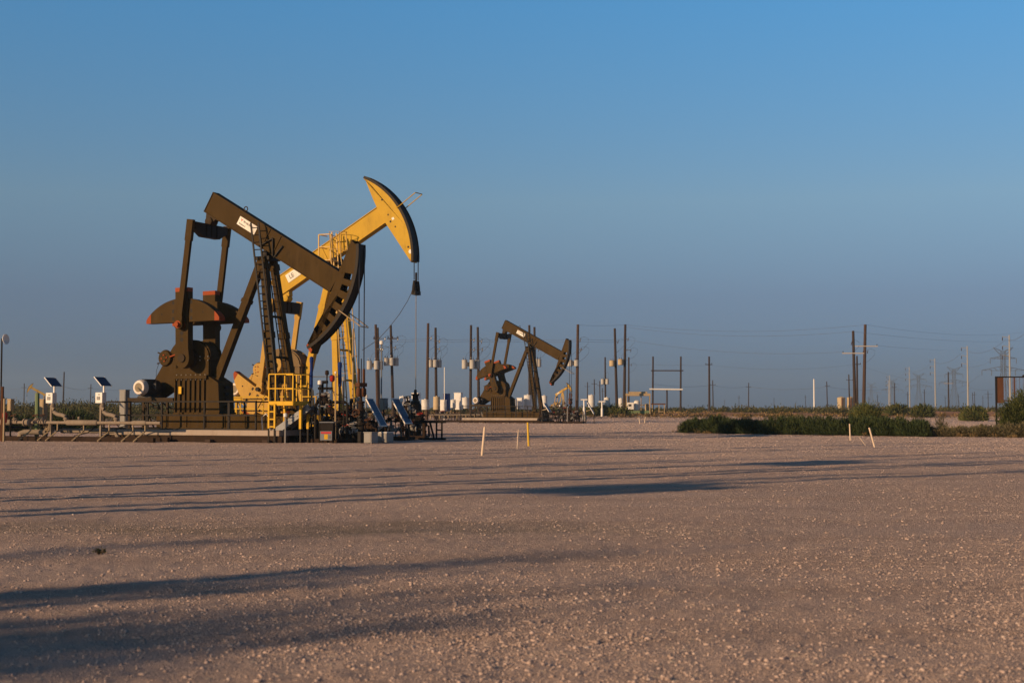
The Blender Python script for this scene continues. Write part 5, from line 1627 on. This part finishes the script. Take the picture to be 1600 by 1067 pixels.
mast('vent_mast', 'thin white vent mast above the tall white cabinet', 'mast', 694.5, YB, 0, 5.9, 0.05, 'white')
def tee(label, px, Y, py0, py1):
    t = thing('vent_stack', label, 'vent', at(px, Y))
    z = W(0, py0, Y).z - t.location.z
    MB().lathe((0, 0, 0), (0, 0, 1), [(0, 0.16), (z * 0.5, 0.16), (z * 0.6, 0.10), (z, 0.10)], 12).build('column', M['white'], t)
    MB().tube((-0.45, 0, z), (0.45, 0, z), 0.10, 10).build('cross_pipe', M['white'], t)
    return t
tee('white T shaped vent left of the tall cream tank', 912.5, 185, 624.5, 640)
tee('white T shaped vent left of the grey white tank', 940.5, 188, 627.5, 640)
valve_skid('pipe rack full of valves left of the distant pump jack', at(672, 150.0), R(-4), 3.6, 1.5, 1.5, 71, 10)
valve_skid('pipe rack with risers close by the motor of the distant pump', at(728, 148.0), R(-4), 1.8, 1.2, 1.5, 72, 8)
t = thing('flow_line', 'long grey pipe run on legs left of the distant pump jack', 'pipeline', at(670, 146))
MB().path([(0, 0, 0.75), (5.8, 0.3, 0.75)], 0.09, 8).build('main_pipe', M['pipe'], t)
for i in range(7):
    MB().path([(0.2 + 0.9 * i, 0, 0.72), (0.2 + 0.9 * i, 0, 0.4), (0.1 + 0.9 * i, -0.3, 0.0)], 0.045, 6).build('leg', M['tan'], t)
MB().bb(-0.3, 6.3, -0.35, -0.15, 0.0, 0.22).build('skid_beam', M['rust_dark'], t)
for px, lab in ((1308, 'left one of two tan storage tanks on the right horizon'), (1322, 'right one of two tan storage tanks on the right horizon')):
    Y = 460
    b = at(px + 6, Y)
    t = thing('storage_tank', lab, 'tank', b)
    r = 6.2 / FPX * Y if px < 1310 else 5.2 / FPX * Y
    MB().lathe((0, 0, 0), (0, 0, 1), [(0, r), (4.6, r), (4.62, r * 1.02), (4.75, r * 1.02), (5.15, 0.1)], 28).build('shell', M['tantank'], t)
    MB().bb(-0.25, 0.25, -r - 0.12, -r - 0.02, 0.1, 4.7).build('ladder', M['rust'], t)
# open metering skid
t = thing('metering_skid', 'open brown framed metering skid with a white panel beside the tall pole', 'skid', at(978, 198), R(-4))
k = 198 / FPX
w_, zt_ = 37.5 * k, W(0, 613, 198).z - t.location.z
for x in (0.05, w_ - 0.05):
    for y in (0, 1.8):
        MB().bb(x - 0.07, x + 0.07, y - 0.07, y + 0.07, 0, zt_ - 0.5).build('post', M['tan'], t)
MB().bb(-0.05, w_ + 0.05, -0.12, 1.95, zt_ - 0.49, zt_ - 0.15).build('roof_beam', M['tan'], t)
MB().bb(0.4, w_ - 0.4, 0.1, 1.7, zt_ - 0.148, zt_ + 0.1).build('roof_deck', M['tan'], t)
MB().bb(0.13, w_ - 0.13, -0.08, 0.06, 0.28, 0.72).build('skid_beam', M['green'], t)
p_ = MB().bb(0.14, 1.05, -0.15, 0.3, 0.9, 1.85).build('control_panel', M['white'], t)
MB().bb(0.35, 0.75, -0.165, -0.153, 1.3, 1.62).build('window', M['motor'], p_)
MB().lathe((1.5, 0.9, 0.8), (0, 0, 1), [(0, 0.42), (1.2, 0.42), (1.35, 0.2)], 16).build('vessel', M['white'], t)
MB().lathe((2.9, 0.9, 0.7), (0, 0, 1), [(0, 0.28), (0.9, 0.28), (1.0, 0.1)], 14).build('vessel', M['tan'], t)
MB().path([(0.2, 0.9, 1.5), (w_ - 0.2, 0.9, 1.5)], 0.06, 8).build('pipe', M['tan'], t)
MB().path([(2.1, 0.5, 0.7), (2.1, 0.5, zt_ - 0.5)], 0.06, 8).build('pipe', M['tan'], t)
t = thing('pipe_gantry', 'low tan pipe frame right of the open metering skid', 'pipe frame', at(1019, 215), R(-4))
for x in (0, 1.0, 1.8):
    MB().bb(x - 0.06, x + 0.06, -0.06, 0.06, 0, 1.6).build('post', M['tan'], t)
MB().bb(-0.2, 2.0, -0.08, 0.08, 1.603, 1.8).build('beam', M['rust'], t)
MB().bb(0.1, 1.7, -0.07, 0.07, 0.5, 0.62).build('beam', M['tan'], t)

# ------------------------------------------------------------------ far pump jacks, truck
for px, Y, rz, lab in ((880, 610, R(-26), 'tiny far yellow pump jack with its head up behind the dark valve skid'), (58, 620, R(190), 'tiny far yellow pump jack low on the left horizon')):
    c = copy_tree(jack2)
    c.location = at(px, Y)
    c.rotation_euler = (0, 0, rz)
    c['label'] = lab
    for ch in children(c):
        if ch.name.startswith('signal_cable'):
            bpy.data.objects.remove(ch)
t = thing('pickup_truck', 'tiny white pickup truck far away at the right edge of the plain', 'truck', at(1542, 860), R(0))
MB().prism([(-2.7, 0.45), (2.7, 0.45), (2.7, 1.0), (1.4, 1.12), (0.8, 1.85), (-0.6, 1.9), (-0.7, 1.15), (-2.7, 1.15)], -0.95, 0.95).build('body', M['white'], t, bevel=0.05)
MB().prism([(1.2, 1.14), (0.75, 1.75), (-0.5, 1.78), (-0.55, 1.16)], -0.96, -0.951).build('window', M['motor'], t)
for x in (-1.7, 1.8):
    for y in (-0.9, 0.9):
        MB().lathe((x, y - 0.13, 0.4), (0, 1, 0), [(0, 0.4), (0.26, 0.4)], 14).build('wheel', M['black'], t)

# ------------------------------------------------------------------ stakes
def stake(label, top, bot, r=0.028, mat='stake', Y=None):
    Y = Y or CAM_H * FPX / (bot[1] - 640)
    b = at(bot[0], Y)
    b.z = float(ground_z(np.array([b.x]), np.array([b.y]))[0])
    m = MB().tube((0, 0, -0.05), W(top[0], top[1], Y) - b, r, 8, r * 0.95)
    o = m.build('stake', M[mat], None)
    o.location = b
    return tag(o, label, 'stake', 'marker stakes on the gravel')
stake('thick pale stake leaning right, nearest to the camera', (757.5, 667), (753, 712), 0.036)
stake('thin pale stake between the thick one and the yellow one', (810, 671), (808, 701), 0.018)
stake('yellow upright stake in front of the distant pump jack', (824.5, 660), (826, 697), 0.036, 'stake_yellow')
stake('upright white stake before the dark shrub row', (1327.5, 662), (1327.5, 688), 0.028)
stake('white stake leaning left beside a fallen one', (1358, 668), (1366, 699), 0.030)
stake('thin stake fallen low between the two white ones', (1342, 682), (1353, 696), 0.012)
stake('small pale stake far off, left one of a leaning pair', (998.5, 652), (999.5, 662), 0.04)
stake('small pale stake far off, right one of a leaning pair', (1008.5, 651), (1006.5, 661), 0.04)

# ------------------------------------------------------------------ vegetation
def blades(n, rx, ry, h, L, w, seed, up=0.8, shell=0.55, quad=False):
    """leafy mass filling an uneven dome: thin leaves, most of them near the outside"""
    r = np.random.default_rng(seed)
    a = r.uniform(0, 2 * np.pi, n)
    el = np.arcsin(r.uniform(0.0, 1, n))
    lump = 1 + 0.28 * np.sin(3 * a + r.uniform(0, 6)) * np.cos(el) + 0.20 * np.sin(5 * a + 4 * el + r.uniform(0, 6)) + r.uniform(-0.12, 0.12, n)
    rad = r.uniform(shell, 1, n) ** 0.6 * lump
    d = np.stack([np.cos(a) * np.cos(el), np.sin(a) * np.cos(el), np.sin(el)], -1)
    P = d * rad[:, None] * np.array([rx, ry, h])
    P[:, 2] = np.maximum(P[:, 2], 0.0)
    D = d * np.array([1, 1, 0.5]) + np.array([0, 0, up]) + r.normal(0, 0.35, (n, 3))
    D /= np.linalg.norm(D, axis=1)[:, None]
    S = np.cross(D, r.normal(0, 1, (n, 3)))
    S /= np.linalg.norm(S, axis=1)[:, None]
    Ln = (L * r.uniform(0.5, 1.3, n))[:, None]
    Wn = (w * r.uniform(0.6, 1.3, n))[:, None]
    V = np.stack([P - S * Wn * 0.35, P + D * Ln * 0.5 - S * Wn * 0.5, P + D * Ln, P + D * Ln * 0.5 + S * Wn * 0.5], 1)
    return V.reshape(-1, 3)
def shrub(name, label, cat, loc, rx, ry, h, n, L, w, mat, seed, up=0.8, group=None, stems=7, shell=0.45):
    t = thing(name, label, cat, loc, 0, group)
    V = blades(n, rx, ry, h, L, w, seed, up, shell)
    o = raw_mesh('foliage', V, faces4=np.arange(len(V)).reshape(-1, 4), mat=M[mat])
    o.parent = t
    r = random.Random(seed)
    m = MB()
    for k in range(stems):
        a = r.uniform(0, 6.28)
        q = r.uniform(0.3, 0.85)
        e = Vector((rx * q * math.cos(a), ry * q * math.sin(a), h * r.uniform(0.6, 0.95)))
        m.path([Vector((e.x * 0.08, e.y * 0.08, -0.05)), e * 0.45 + Vector((0, 0, h * 0.1)), e], 0.012 + 0.006 * h, 5)
    m.build('stem', M['stem'], t)
    return t
hedge = [(1090, 79, 56, 21), (1122, 78.5, 52, 25), (1152, 77, 56, 21), (1186, 76, 60, 20), (1222, 75, 60, 25), (1256, 74, 60, 27), (1290, 73, 62, 26), (1326, 72, 60, 26), (1362, 71, 60, 27), (1396, 70, 58, 26), (1430, 69, 50, 23)]
for k, (px, Y, wd, hg) in enumerate(hedge):
    sc = Y / FPX
    shrub('shrub', 'dark green rounded shrub in the long row at the gravel edge', 'shrub', at(px, Y), wd * sc * 0.52, 0.85 + 0.1 * (k % 3), hg * sc * 0.86, 9000, 0.22, 0.030, 'leaf_dark', 100 + k, 1.2, 'dark shrubs in a row at the gravel edge')
shrub('shrub', 'taller green shrub rising behind the dark shrub row near the right stakes', 'shrub', at(1355, 84), 1.1, 0.9, 1.45, 6000, 0.22, 0.03, 'leaf_mid', 131, 0.9)
for k, (px, Y, wd, hg, mt) in enumerate(((1465, 69, 46, 14, 'leaf_grey'), (1500, 68.5, 48, 15, 'leaf_grey'), (1535, 68, 50, 17, 'leaf_grey'), (1570, 67.5, 54, 20, 'leaf_grey'), (1600, 67, 50, 22, 'leaf_grey'))):
    sc = Y / FPX
    shrub('brush', 'low grey green brush between the dark shrubs and the big bush', 'brush', at(px, Y), wd * sc * 0.55, 0.8, hg * sc * 0.85, 4500, 0.16, 0.03, mt, 150 + k, 0.5, 'low grey brush at the right')
shrub('bush', 'big yellow green bush at the right edge before the rusty gate frame', 'bush', at(1600, 72), 1.25, 1.2, 1.85, 22000, 0.20, 0.040, 'leaf_bush', 170, 0.8, stems=12, shell=0.25)
for k, (px, Y, h) in enumerate(((1166, 82, 1.0), (1206, 80, 1.25), (1218, 79, 1.05), (1236, 80, 1.3), (1405, 76, 1.1), (1432, 74, 1.2), (1470, 73, 1.0))):
    shrub('weed', 'tall thin yellowish weed poking up behind the dark shrubs', 'weed', at(px, Y), 0.35, 0.3, h, 420, 0.24, 0.022, 'leaf_scrub', 190 + k, 1.5, 'tall weeds behind the shrubs', 6, 0.1)
for k, (px, Y, w_h) in enumerate(((1440, 175, 0.85), (1524, 150, 0.85), (1512, 153, 0.6), (1350, 172, 0.9), (1400, 185, 0.9))):
    shrub('bush', 'dark green round bush on the dry ground before the pale steel poles', 'bush', at(px, Y), w_h * 1.4, w_h * 1.2, w_h * 1.5, 2600, 0.38, 0.12, 'leaf_mid', 210 + k, 0.7, 'round bushes on the dry ground')
shrub('bush', 'dark green bush behind the metering pipes, between the two flow meters', 'bush', at(118, 86), 1.5, 1.1, 1.05, 6000, 0.26, 0.05, 'leaf_dark', 230, 0.7)
shrub('bush', 'dark bush behind the pipe run left of the tan cabinet', 'bush', at(30, 84), 1.3, 1.0, 0.75, 4500, 0.26, 0.05, 'leaf_dark', 231, 0.7)
shrub('bush', 'green bush at the foot of the tan transformer poles', 'bush', at(952, 192), 2.6, 1.5, 1.3, 3000, 0.4, 0.13, 'leaf_mid', 232, 0.7)

def scrub(name, label, n, seed, dlo, dhi, hlo, hhi, mat, per, size, angs):
    r = np.random.default_rng(seed)
    VV = []
    for k in range(n):
        d = dlo + (dhi - dlo) * r.uniform() ** 1.5
        px = r.uniform(*angs)
        x = (px - 800) / FPX * d
        h = r.uniform(hlo, hhi)
        V = blades(per, h * r.uniform(0.7, 1.8), h * r.uniform(0.7, 1.2), h, size * (d / 220), size * 0.45 * (d / 220), int(r.integers(1e9)), 0.6, 0.3)
        VV.append(V + np.array([x, d, gz(x, d) - 0.03]))
    V = np.vstack(VV)
    o = raw_mesh(name, V, faces4=np.arange(len(V)).reshape(-1, 4), mat=M[mat])
    return tag(o, label, 'scrub', kind='stuff')
scrub('desert_scrub', 'green brown desert scrub along the whole horizon', 700, 51, 200, 620, 0.6, 1.5, 'leaf_scrub', 150, 0.36, (-150, 1750))
scrub('desert_scrub', 'taller green scrub in the plain behind the left pipes', 260, 52, 150, 330, 1.2, 2.1, 'leaf_scrub', 260, 0.34, (-150, 330))
scrub('dry_grass', 'dry tan grass over the bare soil behind the gravel pad', 900, 53, 178, 300, 0.15, 0.45, 'leaf_dry', 40, 0.4, (-150, 1750))

r_ = np.random.default_rng(77)
VV = []
for k in range(170):
    f_ = r_.uniform()
    Yk = 80.5 - 13 * f_ + r_.normal(0, 1.3)
    pxk = 1062 + 540 * f_ + r_.uniform(-15, 15)
    hk = r_.uniform(0.05, 0.22)
    V = blades(36, hk * 0.8, hk * 0.7, hk, 0.12, 0.02, int(r_.integers(1e9)), 1.0, 0.1)
    VV.append(V + np.array([(pxk - 800) / FPX * Yk, Yk, 0.0]))
V = np.vstack(VV)
o = raw_mesh('dry_grass', V, faces4=np.arange(len(V)).reshape(-1, 4), mat=M['leaf_dry'])
tag(o, 'sparse dry grass tufts fringing the dark shrub row', 'grass', kind='stuff')
pw = at(160, CAM_H * FPX / 222.0)
shrub('weed', 'lone small green weed growing on the open gravel in front', 'weed', pw, 0.06, 0.05, 0.03, 60, 0.04, 0.010, 'leaf_mid', 400, 0.5, None, 3, 0.1)
# low dirt banks behind the pad
def bank(px0, px1, Y, h, wdt, seed):
    n, m_ = 160, 14
    xs = np.linspace((px0 - 800) / FPX * Y, (px1 - 800) / FPX * Y, n)
    ys = np.linspace(-wdt, wdt, m_)
    X, Yv = np.meshgrid(xs, ys + Y, indexing='ij')
    e = np.sin(np.pi * (np.arange(n) / (n - 1)))[:, None] ** 0.4
    Z = h * np.cos(np.pi / 2 * (Yv - Y) / wdt) ** 1.3 * e * (0.35 + 1.1 * vnoise(X / 4.0 + seed, Yv / 4.0, seed)) + 0.25 * (vnoise(X / 0.9, Yv / 0.9, seed + 1) - 0.5) * e
    Z += np.array([[gz(x, y) for x, y in zip(a, b)] for a, b in zip(X, Yv)]) - 0.06
    i, j = np.meshgrid(np.arange(n - 1), np.arange(m_ - 1), indexing='ij')
    q = i * m_ + j
    f = np.stack([q, q + m_, q + m_ + 1, q + 1], -1).reshape(-1, 4)
    o = raw_mesh('dirt_bank', np.stack([X, Yv, Z], -1).reshape(-1, 3), faces4=f, mat=M['soil'], smooth=True)
    tag(o, kind='structure')
def soil_mat():
    m, n, l, b = nodes_of('red soil')
    tc = n.new('ShaderNodeNewGeometry').outputs['Position']
    c = mix(n, l, ramp(n, l, noise(n, l, tc, 0.5, 6, 0.7), [(0.35, 0.0), (0.65, 1.0)]), (0.30, 0.15, 0.08), (0.17, 0.095, 0.045))
    l.new(c, b.inputs['Base Color'])
    b.inputs['Roughness'].default_value = 0.95
    bump(n, l, b, noise(n, l, tc, 4, 5, 0.7), 0.8, 0.2)
    return m
M['soil'] = soil_mat()
bank(1015, 1330, 196, 0.45, 5, 3)
bank(1325, 1700, 188, 0.75, 6, 5)
bank(560, 1000, 215, 0.35, 5, 7)
bank(-200, 260, 120, 0.35, 4, 9)

# rusty gate frame at the right edge
t = thing('gate_frame', 'tall rusty steel gate frame standing behind the big bush at the right edge', 'gate', at(1556, 112), R(-3))
k = 112 / FPX
zt_ = W(0, 588, 112).z
MB().bb(-0.06, 0.06, -0.06, 0.06, 0, zt_).build('post', M['black'], t)
MB().bb(0.061, 0.58, -0.03, 0.03, zt_ - 2.1, zt_ - 0.03).build('sheet', M['rust'], t)
MB().bb(0.061, 4.5, -0.05, 0.05, zt_ - 0.10, zt_ - 0.001).build('top_bar', M['black'], t)
MB().bb(0.601, 4.5, -0.03, 0.03, zt_ - 1.95, zt_ - 1.88).build('mid_bar', M['rust'], t)
for i in range(14):
    MB().bb(0.70 + 0.28 * i, 0.72 + 0.28 * i, -0.01, 0.01, zt_ - 1.878, zt_ - 0.103).build('rod', M['rust'], t)
for x in (1.42, 2.9, 4.4):
    MB().bb(x - 0.05, x + 0.05, -0.05, 0.05, 0, zt_ - 0.103).build('post', M['rust'], t)
MB().lathe((2.2, 0, zt_), (0, 0, 1), [(0, 0.16), (0.08, 0.16), (0.13, 0.06)], 12).build('cap', M['black'], t)

# ------------------------------------------------------------------ what stands left of the picture and throws the long shadows
def side_pole(x, y, cans):
    t = thing('utility_pole', 'dark utility pole %s standing left of the view' % ('with transformers' if cans else 'without transformers'), 'utility pole', (x, y, 0), 0, 'utility poles left of the view' if cans else 'bare utility poles left of the view')
    MB().tube((0, 0, -0.1), (0.1, 0, 12.5), 0.19, 10, 0.15).build('shaft', M['pole'], t)
    if cans:
        for q in (-0.62, 0.0, 0.62):
            MB().lathe((q * 0.6, q * -0.8 - 0.35, 7.0), (0, 0, 1), [(0, 0.26), (0.05, 0.30), (1.0, 0.30), (1.1, 0.16)], 16).build('transformer', M['transformer'], t)
        MB().bb(-0.6, 0.6, -0.2, -0.1, 7.4, 7.5).build('crossarm', M['pole'], t)
    MB().bb(-0.06, 0.06, -0.9, 0.9, 10.6, 10.72).build('crossarm', M['pole'], t)
SD = 1 / math.tan(SUN_EL)
def base_of(px, py, h):
    D_ = CAM_H * FPX / (py - 640)
    x = (px - 800) / FPX * D_
    return (x - h * SD * 0.805, D_ - h * SD * 0.593)
for px, py, h, c in ((1000, 761, 7.6, True), (150, 745, 7.6, False), (1270, 722, 7.6, True), (200, 788, 7.6, False), (200, 714, 7, False), (800, 748, 7, False), (800, 729, 7, False), (700, 716, 7, False), (1200, 737, 7, False), (900, 705, 7, True)):
    x, y = base_of(px, py, h)
    side_pole(x, y, c)
def side_tree(px, py, h, rw, seed):
    x, y = base_of(px, py, h)
    t = thing('mesquite_tree', 'loose crowned mesquite tree standing left of the view', 'tree', (x, y, 0), seed, 'mesquite trees left of the view')
    V = blades(int(1500 * rw + 900), rw, rw, h * 0.62, 0.26, 0.09, seed, 0.5, 0.15) + np.array([0, 0, h * 0.34])
    o = raw_mesh('crown', V, faces4=np.arange(len(V)).reshape(-1, 4), mat=M['leaf_mid'])
    o.parent = t
    r = random.Random(seed)
    m = MB()
    for k in range(7):
        a = k * 0.9 + r.uniform(0, 0.4)
        e = Vector((rw * 0.7 * math.cos(a), rw * 0.7 * math.sin(a), h * r.uniform(0.6, 0.9)))
        m.path([(0, 0, -0.1), (e.x * 0.1, e.y * 0.1, h * 0.25), e * 0.5 + Vector((0, 0, h * 0.18)), e], 0.07, 6)
    m.tube((0, 0, -0.1), (0, 0, h * 0.4), 0.18, 8, 0.12)
    m.build('trunk', M['stem'], t)
for px, py, h, rw, sd in ((860, 915, 7.0, 0.9, 301), (640, 960, 7.0, 1.5, 302), (950, 862, 6.5, 0.6, 303), (420, 985, 6.0, 1.5, 304), (480, 838, 7.5, 0.6, 305), (150, 1000, 5.0, 1.3, 306)):
    side_tree(px, py, h, rw, sd)

# ------------------------------------------------------------------ dusty evening air
hz = MB().bb(-1500, 1500, -300, 2600, -3, 60).build('haze', bpy.data.materials.new('evening haze'), None, smooth=0)
hm = hz.data.materials[0]
hm.use_nodes = True
hm.node_tree.nodes.clear()
ho = hm.node_tree.nodes.new('ShaderNodeOutputMaterial')
hv_ = hm.node_tree.nodes.new('ShaderNodeVolumePrincipled')
hv_.inputs['Color'].default_value = (0.70, 0.86, 0.98, 1)
hv_.inputs['Density'].default_value = 0.00024
hv_.inputs['Anisotropy'].default_value = 0.2
hm.node_tree.links.new(hv_.outputs[0], ho.inputs['Volume'])
tag(hz, kind='stuff')
